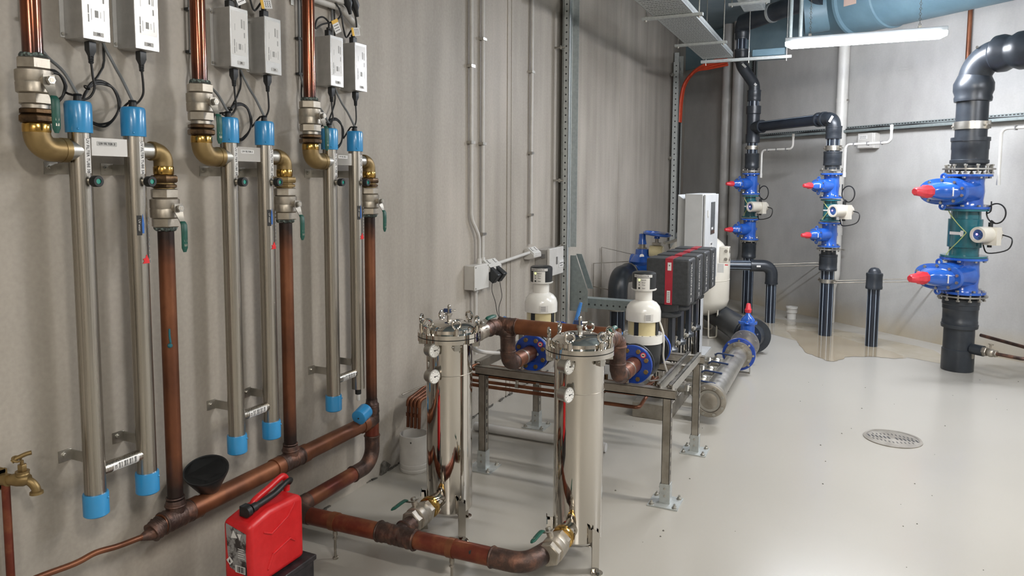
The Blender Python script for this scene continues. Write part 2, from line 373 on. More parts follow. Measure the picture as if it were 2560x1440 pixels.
# ---------------------------------------------------------------- lamps
def batten(c, label, d=X, dm='diffuser'):
    t = T('batten_light', label, 'light', c, 'hanging batten lights'); c = V(c); d = V(d); s = d.cross(Z)
    L = .62
    pr = [(-.062, .0), (-.058, -.035), (-.035, -.05), (.035, -.05), (.058, -.035), (.062, 0)]
    b = MB(); n = len(pr); vs = []; ends = [(-L, .55), (-L+.05, 1), (L-.05, 1), (L, .55)]
    for e, k in ends:
        for a, h in pr: vs.append(c+d*e+s*a*k+Z*(h*k))
    fs = [(i*n+j, i*n+j+1, (i+1)*n+j+1, (i+1)*n+j) for i in range(3) for j in range(n-1)]+[tuple(range(n)), tuple(reversed(range(3*n, 4*n)))]
    b.add(vs, fs); build('diffuser', b, dm, t, 'glowing white diffuser')
    build('lamp_housing', MB().ob(c+Z*.018, (d, s, Z), (L, .06, .018)), 'lamp_body', t, bevel=.006)
    for k in (-1, 1):
        p = c+d*k*.42+Z*.036; build('mounting_clip', MB().ob(p+Z*.012, (d, s, Z), (.012, .03, .012)), 'steel', t)
        ch = MB(); z = p.z+.024; i = 0
        while z < HC-.02: ch.torus((p.x, p.y, z+.014), X if i % 2 else Y, .009, .0018, 8, 4); z += .021; i += 1
        build('suspension_chain', ch, 'steel_dull', t)
    return t
batten((2.33, 6.95, 2.85), 'glowing batten light hanging in front of the back wall', dm='diffuser_bright')
batten((4.9, 4.7, 2.85), 'added batten light outside the right edge of view, brightening the walls', dm='diffuser_bright')  # added lamp, unseen: brightens the left and back walls
batten((2.95, 3.70, 2.85), 'batten light hanging over the open floor above the top edge of view')
batten((2.95, .45, 2.85), 'unseen batten light carrying the row on right above the viewer')  # unseen lamp, row continued past the view for more light
batten((2.95, -2.2, 2.85), 'unseen batten light added to the row farthest behind the viewer')  # unseen lamp added at the row's end for ambient light

# ================================================================ left wall: three UV filter groups
PX = .11                       # distance of pipes from the wall
PIT = .5925
def ball_valve(loc, axis, hd, label, group, s=1.0, lev=-1):
    """local: z = pipe axis, x = stem, lever runs along lev*z"""
    t = T('ball_valve', label, 'valve', group=group, mx=mx(loc, axis, hd) @ M.Scale(s, 4))
    h = .0665
    build('body', MB().lathe((0, 0, -.036), Z, [(0, .041), (.004, .047), (.03, .048), (.034, .0465), (.038, .048), (.066, .048), (.070, .041)], 32), 'nickel', t)
    build('hex_end', MB().hexa((0, 0, .034), (0, 0, h), .046), 'nickel', t)
    build('hex_end', MB().hexa((0, 0, -h), (0, 0, -.034), .046), 'nickel', t)
    st = build('stem', MB().cyl((.04, 0, 0), (.066, 0, 0), .013).cyl((.066, 0, 0), (.082, 0, 0), .007), 'nickel', t)
    build('nut', MB().hexa((.071, 0, 0), (.081, 0, 0), .0125), 'steel', st)
    b = MB(); prof = [(.066, -.016*lev), (.066, .012*lev), (.078, .038*lev), (.086, .052*lev)]
    w_ = [.017, .017, .011, .010]
    vs = []
    for (x, z), ww in zip(prof, w_):
        for dx in (-.0015, .0015):
            for sgn in (-1, 1): vs.append((x+dx, sgn*ww, z))
    fs = []
    for i in range(3):
        a = i*4; c_ = a+4
        fs += [(a, a+1, c_+1, c_), (a+2, c_+2, c_+3, a+3), (a, c_, c_+2, a+2), (a+1, a+3, c_+3, c_+1)]
    fs += [(0, 2, 3, 1), (12, 13, 15, 14)]
    b.add(vs, fs); hnd = build('lever', b, 'steel_dull', t)
    P = [(.084, 0, .044*lev), (.090, 0, .056*lev), (.091, 0, .08*lev), (.090, 0, .15*lev)]
    g = MB(); vs = []; n = 14; rows = [(0, .009), (.3, .0115), (1, .0125), (2, .0125), (2.8, .012), (3, .006)]
    import bisect
    for tt, r in rows:
        i = min(int(tt), 2); f = tt-i; p = V(P[i]).lerp(V(P[i+1]), f)
        for k in range(n): a = 2*PI*k/n; vs.append(p+V((math.cos(a)*r*.5, math.sin(a)*r, 0)))
    fs = [(i*n+k, i*n+(k+1) % n, (i+1)*n+(k+1) % n, (i+1)*n+k) for i in range(len(rows)-1) for k in range(n)]+[tuple(range(n)), tuple(range((len(rows)-1)*n, len(rows)*n))]
    g.add(vs, fs); sl = build('lever_sleeve', g, 'valve_green', hnd, 'green plastic sleeve')
    mk = MB()
    for i in range(4): mk.box(.0955, .0962, -.005, .005, (.078+i*.016)*lev-.004, (.078+i*.016)*lev+.004)
    build('printed_mark', mk, 'nickel', t)
    return t

def place(o, k):                                  # ordinal words for the three groups
    return ['third', 'second', 'first'][k]
GN = ['nearest', 'middle', 'farthest']; FN = ['3', '2', '1']
for k in range(3):
    oy = k*PIT; g = GN[k]; num = FN[k]; x = PX
    y0, y1, y2, y3 = 1.339+oy, 1.467+oy, 1.655+oy, 1.765+oy
    # copper riser from above
    t = T('copper_riser', f'glossy copper riser coming down into the {g} filter', 'pipe', (x, y0, 1.95), 'copper risers above the filters')
    build('pipe', MB().cyl((x, y0, 1.955), (x, y0, HC), .027, n=32), 'copper_riser', t)
    b = MB(); r = random.Random(k)
    for i in range(26): a = i/26*2*PI; b.ball((x+math.cos(a)*.029, y0+math.sin(a)*.029, 1.952+r.random()*.006), .006+r.random()*.004, 7)
    build('solder_ring', b, 'verdigris', t, 'rough verdigris solder ring')
    ball_valve((x, y0, 1.884), Z, X, f'nickel ball valve with green lever above the inlet elbow of the {g} filter', 'ball valves on the filter inlets')
    # brass union elbow, inlet
    t = T('brass_elbow', f'large brass elbow with dark union nut leading into the {g} filter', 'pipe fitting', (x, y0, 1.7), 'inlet elbows')
    build('tail', MB().cyl((x, y0, 1.802), (x, y0, 1.822), .034), 'nickel', t)
    build('union_nut', MB().hexa((x, y0, 1.790), (x, y0, 1.806), .047, ch=.2).hexa((x, y0, 1.766), (x, y0, 1.788), .049, ch=.2), 'bronze_dark', t, 'dark tarnished union nut')
    build('collar', MB().lathe((x, y0, 1.738), Z, [(0, .036), (.004, .037), (.022, .037), (.028, .034)], 32), 'brass_bright', t)
    P = fillet([(x, y0, 1.740), (x, y0, 1.690), (x, y0+.085, 1.690)], .046, 10)
    build('elbow_body', MB().tube(P, .0355, 28).ring((x, y0+.068, 1.690), (x, y0+.086, 1.690), .02, .037), 'brass', t)
    # outlet elbow
    t = T('brass_elbow', f'smaller brass elbow with union nut on the outlet of the {g} filter', 'pipe fitting', (x, y3, 1.6), 'outlet elbows')
    P = fillet([(x, y3-.048, 1.700), (x, y3, 1.700), (x, y3, 1.648)], .038, 10)
    build('elbow_body', MB().tube(P, .031, 28).ring((x, y3-.05, 1.700), (x, y3-.034, 1.700), .02, .0325), 'brass', t)
    build('collar', MB().lathe((x, y3, 1.618), Z, [(0, .030), (.006, .033), (.028, .033), (.034, .030)], 32), 'brass_bright', t)
    build('union_nut', MB().hexa((x, y3, 1.593), (x, y3, 1.619), .046, ch=.2).hexa((x, y3, 1.575), (x, y3, 1.588), .043, ch=.2), 'bronze_dark' if k != 1 else 'brass', t, 'union nut')
    build('tail', MB().cyl((x, y3, 1.570), (x, y3, 1.594), .034), 'brass', t)
    ball_valve((x, y3, 1.5055), Z, X, f'nickel ball valve with green lever on top of the {g} copper downpipe', 'ball valves on the filter outlets')
    # downpipe
    t = T('copper_downpipe', f'copper downpipe from the outlet valve of the {g} filter to the manifold', 'pipe', (x, y3, .42), 'copper downpipes')
    build('pipe', MB().cyl((x, y3, .47), (x, y3, 1.425), .027, n=32), 'copper_down', t)
    b = MB()
    for i in range(28): a = i/28*2*PI; b.ball((x+math.cos(a)*.030, y3+math.sin(a)*.030, 1.432+r.random()*.006), .006+r.random()*.004, 7)
    build('solder_ring', b, 'verdigris', t, 'green crusted solder ring')
    if k == 0:
        b = MB(); b.tube(catmull([(x+.022, y3-.018, 1.085), (x+.022, y3-.018, 1.06), (x+.025, y3-.017, 1.035)]), .0035, 8); b.ball((x+.022, y3-.018, 1.025), .009, 8)
        build('paint_drip', b, 'teal', t, 'dried blue-green drip')
    # UV filter
    t = T('uv_filter', f'twin steel tube filter on the left wall, {g} of three, labelled UV FILTER {num}', 'water filter', (x, (y1+y2)/2, .53), 'UV filters')
    for j, yy in enumerate((y1, y2)):
        tb = build('tube', MB().cyl((x, yy, .585), (x, yy, 1.76), .0318, n=40), 'steel_brushed', t)
        bot = .53
        tc_ = build('end_cap', MB().lathe((x, yy, 1.745), Z, [(0, .0375), (.003, .038), (.086, .038), (.094, .035), (.096, .030)], 40), 'cap_blue', t, 'blue plastic top cap')
        build('cap_screw', MB().ball((x+.030, yy-.024, 1.756), .0035, 6), 'cap_blue', tc_)
        build('cable_gland', MB().cyl((x, yy, 1.838), (x, yy, 1.862), .013, .010).torus((x, yy, 1.86), Z, .009, .004, 12, 6), 'rubber', t)
        if not (k == 2 and j == 1):
            c_ = build('end_cap', MB().lathe((x, yy, .528), Z, [(0, .034), (.004, .038), (.070, .038), (.074, .0365)], 40), 'cap_blue', t, 'blue plastic bottom cap')
            build('cap_screw', MB().ball((x+.035, yy+.017, .586), .004, 6), 'cap_blue', c_)
        else:
            build('lamp_end', MB().lathe((x, yy, .585), Z, [(-.03, .012), (-.028, .015), (-.004, .015), (0, .0318)], 24), 'rubber', t, 'black threaded end without its cap')
            build('quartz_tip', MB().lathe((x, yy, .523), Z, [(0, .006), (.004, .009), (.034, .0095)], 16), 'pvc_white', t, 'pale tip hanging from the open end')
        # sensor
        sn = build('sensor', MB().cyl((x+.028, yy+.010, 1.597), (x+.046, yy+.010, 1.597), .0115), 'steel', t)
        build('sensor_cap', MB().lathe((x+.044, yy+.010, 1.597), X, [(0, .014), (.002, .0175), (.022, .0175), (.024, .016), (.0241, .0085), (.018, .0085)], 24), 'rubber', sn, 'black sensor cap')
        build('sensor_lens', MB().disc((x+.064, yy+.010, 1.597), X, .0085, .002, 18), 'green_glass', sn, 'green sensor lens')
        # vertical label strip
        st_ = build('label_strip', MB().box(x+.0305, x+.0324, yy-.006, yy+.012, 1.622, 1.728), 'sticker', t)
        text(f'UV FILTER TUBE {num}{"BA"[j]}', .0125, (x+.0328, yy+.003, 1.675), (0, 0, -1), (0, 1, 0), 'ink', st_)
        # brackets
        for z_, dy in ((1.640, 0), (.717, 0)):
            br = build('bracket', MB().box(0, .003, yy-.045, yy-.002, z_-.022, z_+.016).box(0, x-.01, yy-.005, yy-.002, z_-.022, z_+.012), 'steel', t)
            build('screw', MB().disc((.004, yy-.027, z_), X, .009, .002, 14).hexa((.004, yy-.027, z_), (.010, yy-.027, z_), .006), 'steel', br)
    if k < 2:
        pass
    else:
        cp = T('loose_cap', 'blue plastic cap lying loose beside the farthest copper downpipe', 'cap', (x, 2.83, .43))
        build('cap_shell', MB().lathe((x+.028, 2.80, .448), (-.1, .93, .22), [(0, .030), (.004, .037), (.05, .038), (.074, .038), (.0741, .034), (.01, .033)], 36), 'cap_blue', cp)
        build('cap_hole', MB().disc((x+.030, 2.7985, .4475), (-.1, .93, .22), .004, .002, 10), 'black_plastic', cp)
    build('inlet_stub', MB().cyl((x, y1-.05, 1.690), (x, y1, 1.690), .031, n=32), 'steel', t); build('outlet_stub', MB().cyl((x, y2, 1.700), (x, y2+.068, 1.700), .027, n=32), 'steel', t)
    build('cross_pipe', MB().cyl((x, y1, .668), (x, y2, .668), .0195, n=28), 'steel_brushed', t)
    lb = MB(); n_ = 8; vs = []
    for yy in (y1+.052, y2-.042):
        for i in range(n_+1):
            a = -.85+1.5*i/n_; vs.append((x+math.cos(a)*.0199, yy, .668+math.sin(a)*.0199))
    lb.add(vs, [(i, i+1, n_+2+i, n_+1+i) for i in range(n_)]); lo = build('rating_label', lb, 'sticker', t, 'small white printed label')
    b = MB()
    for i in range(7): yy = y1+.072+i*.0095; b.box(x+.0192, x+.0203, yy, yy+[.004, .002, .006, .003, .005, .002, .006][i], .660, .678)
    build('printed_mark', b, 'ink_grey', lo); text('CE', .010, (x+.0205, y1+.061, .668), (0, 0, 1), (0, -1, 0), 'ink', lo)
    pl = build('name_plate', MB().box(x+.006, x+.009, y1+.028, y2-.031, 1.677, 1.733).box(x-.03, x+.006, y2-.034, y2-.031, 1.677, 1.733), 'steel_mirror', t, f'polished steel name plate')
    lb_ = build('plate_label', MB().box(x+.0088, x+.0097, y1+.050, y1+.118, 1.708, 1.722), 'sticker' if k else 'sticker_grey', pl)
    text(f'UV FILTER {num}', .0105, (x+.0101, y1+.084, 1.715), Y, Z, 'ink', pl)
    # product stickers on the outlet side tube
    ylb = y2
    b = MB().ob((x+.0285, ylb-.0145, 1.452), (V((.89, -.455, 0)), V((.455, .89, 0)), Z), (.0012, .0075, .033)); lg = build('maker_sticker', b, 'ink', t, 'narrow black and blue sticker')
    build('drop_mark', MB().prism([(-.004, -.03), (.003, -.03), (.004, .0), (.002, .02), (0, .034), (-.003, .02), (-.005, 0)], (x+.032, ylb-.003, 1.455), Y, Z, .0008), 'blue_mark', lg)
    text('UV water', .010, (x+.0305, ylb-.0152, 1.452), (0, 0, -1), (.455, .89, 0), 'sticker', lg)
    ms = MB().prism([(-.012, -.014), (.014, -.014), (.012, -.002), (.004, .016), (-.002, .004), (-.010, .002), (-.006, -.006)], (x+.0322, ylb+.002, 1.338), Y, Z, .0008)
    build('red_sticker', ms, 'red_mark', t, 'torn red sticker')
    b = MB()
    for i in range(11): b.box(x+.0316, x+.0324, ylb+.0145, ylb+.0195, 1.48-i*.0145-.010, 1.48-i*.0145)
    build('printed_mark', b, 'ink_grey', t)

    # control boxes
    for j in range(2):
        ya = (1.508, 1.690)[j]+oy; yb = ya+.090; z0, z1 = 2.040, 2.268
        which = f'{"left" if j == 0 else "right"} one of the {g} pair'; lr = f'{"left" if j == 0 else "right"}'
        t = T('control_box', f'pale aluminium lamp control box marked {num}{"BA"[j]}, {which}', 'electrical box', (0, ya, z0), 'lamp control boxes')
        build('housing', MB().box(.002, .088, ya, yb, z0+.002, z1-.002), 'alu_side', t, bevel=.002)
        lid = build('lid', MB().box(.088, .092, ya-.001, yb+.001, z0, z1), 'alu_box', t, bevel=.0015)
        fl = build('mounting_flange', MB().box(.0, .003, ya-.014, yb+.014, z0+.008, z1-.004), 'alu_box', t)
        build('screw', MB().hexa((.003, ya-.008, z0+.018), (.008, ya-.008, z0+.018), .005).hexa((.003, ya-.008, z1-.018), (.008, ya-.008, z1-.018), .005), 'steel', fl)
        st_ = build('face_sticker', MB().box(.0918, .0926, ya+.006, yb-.006, z0+.048, z1-.014), 'sticker', lid)
        b = MB(); q = .0924
        for (a, c_, zz, h) in ((.054, .060, z1-.075, .034), (.066, .068, z1-.078, .034), (.071, .073, z1-.078, .034), (.068, .073, z1-.11, .020), (.017, .021, z1-.175, .024), (.017, .021, z1-.148, .026), (.028, .0295, z1-.168, .035), (.040, .052, z1-.158, .022), (.059, .0605, z1-.158, .020), (.071, .0725, z1-.165, .034), (.022, .0232, z1-.088, .025)):
            b.box(q, q+.0006, ya+a, ya+c_, zz, zz+h)
        build('printed_mark', b, 'ink_pale', lid)
        bl = build('box_tag', MB().box(.0918, .0926, ya+.032, ya+.068, z0+.012, z0+.026), 'sticker_grey', lid); text(f'{num}{"BA"[j]}', .012, (.0929, ya+.050, z0+.019), Y, Z, 'ink', lid)
        # power lead plugging in from below
        yc = ya+.047
        t2 = T('power_lead', f'black power lead with moulded plug under the {lr} box of the {g} pair', 'cable', (.05, yc, z0), 'black power leads')
        build('plug', MB().lathe((.055, yc, z0), -Z, [(0, .012), (.002, .0165), (.028, .0165), (.045, .009), (.062, .0075), (.066, .006)], 4, PI/4).lathe((.055, yc, z0-.045), -Z, [(i*.004, .0085 if i % 2 else .0062) for i in range(7)], 12), 'black_plastic', t2)
        if j == 0: P = [(.055, yc, z0-.06), (.055, yc+.004, 1.93), (.055, yc+.008, 1.895), (.05, yc-.006, 1.865), (.05, yc-.035, 1.853), (.05, y1+.03, 1.858)]
        else: P = [(.055, yc, z0-.06), (.055, yc+.004, 1.93), (.055, yc+.002, 1.895), (.06, yc-.02, 1.867), (.075, yc-.055, 1.850), (x-.01, y2+.014, 1.850)]
        build('cord', MB().tube(catmull(P), .0037, 8), 'black_cable', t2)
        # lamp cable, grey, with its black companion, clipped on the wall
        yk = (1.388, 1.618)[j]+oy; yt = (y1, y2)[j]
        t3 = T('lamp_cable', f'grey lamp cable running down the wall to the {lr} cap of the {g} filter', 'cable', (.01, yk, 2.3), 'grey lamp cables')
        build('cord', MB().tube(catmull([(.016, yk, 2.72), (.016, yk, 2.2), (.018, yk+.002, 2.07), (.035, yk+.03, 1.985), (.075, yk+(.062 if j == 0 else .03), 1.93), (x, yt, 1.862)]), .0048, 8), 'grey_cable', t3)
        for zz in (2.42, 2.235, 2.08):
            build('cable_clip', MB().box(0, .022, yk-.012, yk+.028, zz-.005, zz+.005), 'black_plastic', t3)
        t4 = T('coiled_cable', f'black cable coiled on the wall behind the {lr} cap of the {g} filter', 'cable', (.03, yk, 1.87), 'coiled black cables')
        cy, cz, cr = ((y1-.028, 1.885, .043), (y2-.052, 1.850, .062))[j]; cz -= .012*k
        P = [(.016, yk+.016, 2.72), (.016, yk+.016, 2.2), (.014, yk+.012, 2.05), (.02, yk+.002, 1.97)]
        rr = random.Random(k*2+j)
        for i in range(40):
            a = PI*.8-i*2*PI/16; q = cr*(1+.06*math.sin(i*.7))+rr.uniform(-.002, .002); P.append((.03+.004*math.sin(i*.39), cy+math.cos(a)*q, cz+math.sin(a)*q*1.12))
        P += [(.07, yt+.02, 1.862), (x-.01, yt+.010, 1.853)]
        build('cord', MB().tube(catmull(P, 3), .0038, 7), 'black_cable', t4)
        build('cable_tie', MB().torus((.032, cy-cr*.8, cz+cr*.75), (0, .6, .8), .009, .0025, 10, 5), 'black_plastic', t4)

# supply plugs and tagged leads on top of the two farther pairs
for k in (1, 2):
    oy = k*PIT
    for j in range(2):
        ya = (1.508, 1.690)[j]+oy; num = FN[k]
        t = T('tagged_lead', f'black supply lead with yellow and white tag above the {["left","right"][j]} box of the {GN[k]} pair', 'cable', (.05, ya+.04, 2.27), 'tagged supply leads')
        build('plug', MB().box(.035, .06, ya+.028, ya+.058, 2.268, 2.300).box(.040, .055, ya+.034, ya+.052, 2.30, 2.312), 'black_plastic', t, bevel=.003)
        if j == 0: P = [(.047, ya+.043, 2.30), (.05, ya+.04, 2.335), (.05, ya+.0, 2.35), (.05, ya-.04, 2.33), (.05, ya-.05, 2.29), (.055, ya-.01, 2.315), (.06, ya+.07, 2.345), (.06, ya+.12, 2.385), (.05, ya+.10, 2.43), (.04, ya+.06, 2.47)]
        else: P = [(.047, ya+.043, 2.30), (.05, ya+.03, 2.33), (.05, ya-.01, 2.29), (.05, ya-.03, 2.32), (.05, ya-.045, 2.38), (.04, ya-.05, 2.43), (.04, ya-.03, 2.48)]
        build('cord', MB().tube(catmull(P), .0042, 8), 'black_cable', t)
        if j == 1: build('cord', MB().tube(catmull([(.05, ya+.05, 2.31), (.05, ya+.07, 2.36), (.045, ya+.06, 2.42), (.04, ya+.02, 2.46), (.04, ya+.01, 2.50)]), .0042, 8), 'black_cable', t)
        c_ = V((.075, ya+(.066 if j == 0 else .030), 2.318 if j == 0 else 2.322)); u = V((0, .5, -.86)) if j == 0 else V((0, .95, .2)); n_ = V((1, -.25, 0)).normalized(); v_ = n_.cross(u).normalized()
        tg = build('test_tag', MB().ob(c_, (u, v_, n_), (.030, .019, .0008)), 'sticker', t, 'glossy white tag')
        build('tag_band', MB().ob(c_-u.normalized()*.024, (u, v_, n_), (.008, .0192, .0011)), 'yellow_tag', t, 'yellow end of the tag')
        b = MB()
        for a in range(3):
            for q in range(4): b.ob(c_+u.normalized()*(-.006+a*.012)+v_*(-.011+q*.007), (u, v_, n_), (.0022, .0022, .0012))
        build('printed_mark', b, 'ink', tg)

# grey conduit high on the wall behind the farther groups
t = T('wall_conduit', 'grey conduit with round junction box running level behind the copper risers', 'conduit', (.03, 2.4, 2.4))
build('pipe', MB().bend([(.03, 2.27, 2.425), (.03, 2.86, 2.425), (.03, 2.98, 2.36)], .016, .05, 16), 'pvc_grey', t)
build('round_box', MB().cyl((0, 2.50, 2.425), (.055, 2.50, 2.425), .035).disc((.057, 2.50, 2.425), X, .036, .004), 'pvc_white', t)
build('pipe_clip', MB().box(0, .006, 2.535, 2.555, 2.375, 2.43), 'steel', t)
t = T('outlet_box', 'grey power outlet box at the top edge above the farthest filter', 'electrical box', (0, 2.7, 2.43))
build('box_body', MB().box(0, .07, 2.60, 2.84, 2.435, 2.53), 'pvc_grey', t, bevel=.006)
for i, yy in enumerate((2.835, 2.89)):
    build('moulded_plug', MB().lathe((.075, yy, 2.475), (0, .35, -.94), [(0, .018), (.035, .022), (.055, .012), (.085, .008)], 16), 'black_plastic', t)

# copper manifold along the wall
t = T('copper_manifold', 'thick copper manifold collecting the three downpipes along the left wall', 'pipe', (PX, 2.3, .39)); x = PX; zm = .390
ya, yb, yc = 1.765, 1.765+PIT, 1.765+2*PIT
build('pipe', MB().cyl((x, 1.70, zm), (x, yc-.03, zm), .0365, n=36), 'copper', t)
def lumpy(P, r, seed, n=22, amp=.035):
    P = [V(p) for p in P]; Q = []
    for i in range(len(P)-1):
        for k in range(3): Q.append(P[i].lerp(P[i+1], k/3))
    Q.append(P[-1]); n = 30; b = MB(); r_ = random.Random(seed); b.tube(Q, [r*(1+r_.uniform(-amp, amp)*.6) for _ in Q], n); bumps = [(r_.randrange(len(Q)), r_.randrange(n), r_.uniform(-.05, .07)) for _ in range(len(Q)*2)]
    for qi, k, h in bumps:
        for dq in (-1, 0, 1):
            for dk in (-1, 0, 1):
                if 0 <= qi+dq < len(Q):
                    v_ = (qi+dq)*n+(k+dk) % n; f_ = h*(1 if dq == dk == 0 else .5); b.v[v_] = Q[qi+dq]+(b.v[v_]-Q[qi+dq])*(1+f_)
    return b
for q, yy in enumerate((ya, yb)):
    b = lumpy([(x, yy-.055+i*.01, zm) for i in range(12)], .0395, q); b.tube([V((x, yy, zm+.02+i*.012)) for i in range(5)], [.034, .034, .033, .034, .031], 22)
    b.torus((x, yy, zm+.048), Z, .033, .005, 24, 8).torus((x, yy, zm+.075), Z, .0285, .004, 24, 8).torus((x, yy+.058, zm), Y, .037, .005, 24, 8).torus((x, yy-.056, zm), Y, .037, .005, 24, 8)
    build('tee_fitting', b, 'copper_burnt', t, 'scorched brazed tee fitting')
    build('sleeve', MB().ring((x, yy+.062, zm), (x, yy+.10, zm), .03, .0405), 'copper', t)
many('sleeve', [MB().ring((x, yb-.105, zm), (x, yb-.062, zm), .03, .0405), MB().ring((x, yc-.095, zm), (x, yc-.055, zm), .03, .0405)], 'copper', t)
b = lumpy([(x, 1.705-i*.006, zm-i*.002) for i in range(8)], .036, 9); b.cyl((x, 1.665, zm-.014), (x, 1.62, zm-.012), .026, .010)
build('reducing_end', b, 'copper_burnt', t, 'scorched reducing end')
build('screw', MB().hexa((0, 2.09, .452), (.02, 2.09, .452), .006), 'steel', t)
one('thin_copper_pipe', MB().tube(catmull([(x, 1.645, .377), (x, 1.60, .382), (.10, 1.54, .384), (.092, 1.47, .394), (.09, 1.40, .391), (.08, 1.28, .400), (.06, 1.10, .40), (.05, .9, .40)]), .0098, 14), 'copper', 'thin bent copper pipe leaving the near end of the manifold', 'pipe', (x, 1.5, .39))
# lower return pipe with elbows
t = T('copper_return_pipe', 'thick copper pipe looping back low along the wall and across the floor', 'pipe', (x, 2.6, .15))
P = fillet([(x, yc, .47), (x, yc, .165), (x, 2.345, .165), (1.215, 2.385, .165), (1.262, 2.56, .165)], .085, 9)
build('pipe', MB().tube(P, .0355, 30), 'copper_red', t)
b = lumpy([(x, yc, .475-i*.012) for i in range(9)], .037, 4); b.torus((x, yc, .475), Z, .028, .005).lathe((x, yc, .47), Z, [(0, .037), (.012, .030), (.03, .0285)], 24)
b.cyl((x, yc-.06, zm), (x, yc, zm), .038, n=28)
build('tee_fitting', b, 'copper_burnt', t, 'dark scorched tee at the end of the manifold')
P2 = fillet([(x, yc, .31), (x, yc, .165), (x, yc-.16, .165)], .085, 12)
build('elbow', MB().tube(P2, [.0375]*99, 26).torus(P2[0], Z, .0365, .005).torus(P2[-1], Y, .0365, .005), 'copper_burnt', t, 'dark scorched elbow')
P2 = fillet([(x, 2.46, .165), (x, 2.345, .165), (.22, 2.349, .165)], .085, 10)
build('elbow', MB().tube(P2, .0378, 26), 'copper_burnt', t, 'dark elbow behind the red can')
for q, xx in enumerate((.655,)):
    yy = 2.345+.04*(xx-.11)/1.1
    b = lumpy([(xx-.085+i*.014, yy, .165) for i in range(13)], .0395, 21); b.tube(catmull([(xx, yy, .165), (xx+.002, yy+.045, .168), (xx+.003, yy+.10, .168)], 4), .036, 22).torus((xx+.002, yy+.045, .168), Y, .036, .006).torus((xx-.086, yy, .165), X, .038, .006).torus((xx+.086, yy, .165), X, .038, .006)
    build('tee_fitting', b, 'copper_burnt', t, 'dull brazed tee in front of the near filter vessel')
P2 = fillet([(1.08, 2.38, .165), (1.215, 2.385, .165), (1.262, 2.53, .165)], .085, 10)
build('elbow', MB().tube(P2, .039, 26).torus(P2[0], X, .037, .006, 24, 8).torus(P2[-1], (.2, 1, 0), .037, .005, 24, 8), 'copper_burnt', t, 'purple-brown scorched elbow')
for xx in (.348, .905):
    yy = 2.345+.04*(xx-.11)/1.1
    c_ = build('pipe_clamp', MB().ring((xx-.014, yy, .165), (xx+.014, yy, .165), .034, .0385), 'copper', t, 'copper strap round the pipe')
    build('support_rod', MB().cyl((xx, yy, .128), (xx, yy, .105), .010).cyl((xx, yy, .11), (xx, yy, .0), .0055).hexa((xx, yy, .088), (xx, yy, .096), .011).hexa((xx, yy, .0), (xx, yy, .010), .012), 'steel_dull', c_)
build('marker_line', MB().ob((1.00, 2.3525, .172), (V((1, 0, .3)), Y, Z), (.004, .009, .016)), 'ink', t)

# brass tap on the left edge
t = T('brass_tap', 'weathered brass garden tap on the wall at the left edge', 'tap', (0, 1.262, .71))
build('back_plate', MB().cyl((0, 1.245, .735), (.012, 1.245, .735), .012).cyl((0, 1.245, .69), (.012, 1.245, .69), .010).box(0, .012, 1.228, 1.262, .685, .74), 'brass', t)
build('tap_body', MB().cyl((.005, 1.247, .712), (.04, 1.250, .712), .018).lathe((.03, 1.249, .712), (.85, .5, 0), [(0, .014), (.012, .016), (.03, .020), (.05, .020), (.064, .014)], 20).tube(catmull([(.062, 1.268, .712), (.085, 1.282, .704), (.097, 1.290, .685), (.099, 1.291, .672)], 5), .0125, 16).lathe((.099, 1.291, .676), -Z, [(0, .012), (.003, .018), (.010, .0185), (.012, .012)], 20), 'brass', t)
build('bonnet', MB().lathe((.068, 1.272, .722), Z, [(0, .018), (.006, .019), (.010, .0165), (.012, .019), (.016, .019)], 20).hexa((.068, 1.272, .738), (.068, 1.272, .758), .013).cyl((.068, 1.272, .758), (.068, 1.272, .770), .005), 'brass', t)
build('tap_handle', MB().tube(catmull([(.055, 1.252, .770), (.062, 1.264, .779), (.074, 1.282, .787), (.082, 1.293, .789)], 5), .0065, 10).torus((.061, 1.262, .776), (.5, .1, .8), .011, .0035, 14, 6), 'brass', t)
one('tap_supply_pipe', MB().cyl((.028, 1.246, 0), (.028, 1.246, .70), .0115, n=20), 'copper_red', 'scratched copper pipe feeding the brass tap at the left edge', 'pipe', (.028, 1.246, 0))

# black funnel tucked behind the manifold
d = V((.20, -.30, .93)).normalized(); c_ = V((.112, 1.903, .515))
t = T('funnel', 'large black plastic funnel tucked between the wall and the copper manifold', 'funnel', (.06, 1.9, .4))
build('bowl', MB().lathe(c_, -d, [(0, .078), (-.002, .081), (.004, .081), (.012, .078), (.115, .028), (.125, .021), (.126, .017), (.116, .023), (.015, .072), (0, .0765)], 40), 'black_plastic', t)
e = c_-d*.120
build('spout', MB().tube(catmull([e, e-d*.02, (.045, 1.93, .35), (.042, 1.93, .31)], 5), [.021]*6+[.014]*30, 16), 'black_plastic', t)

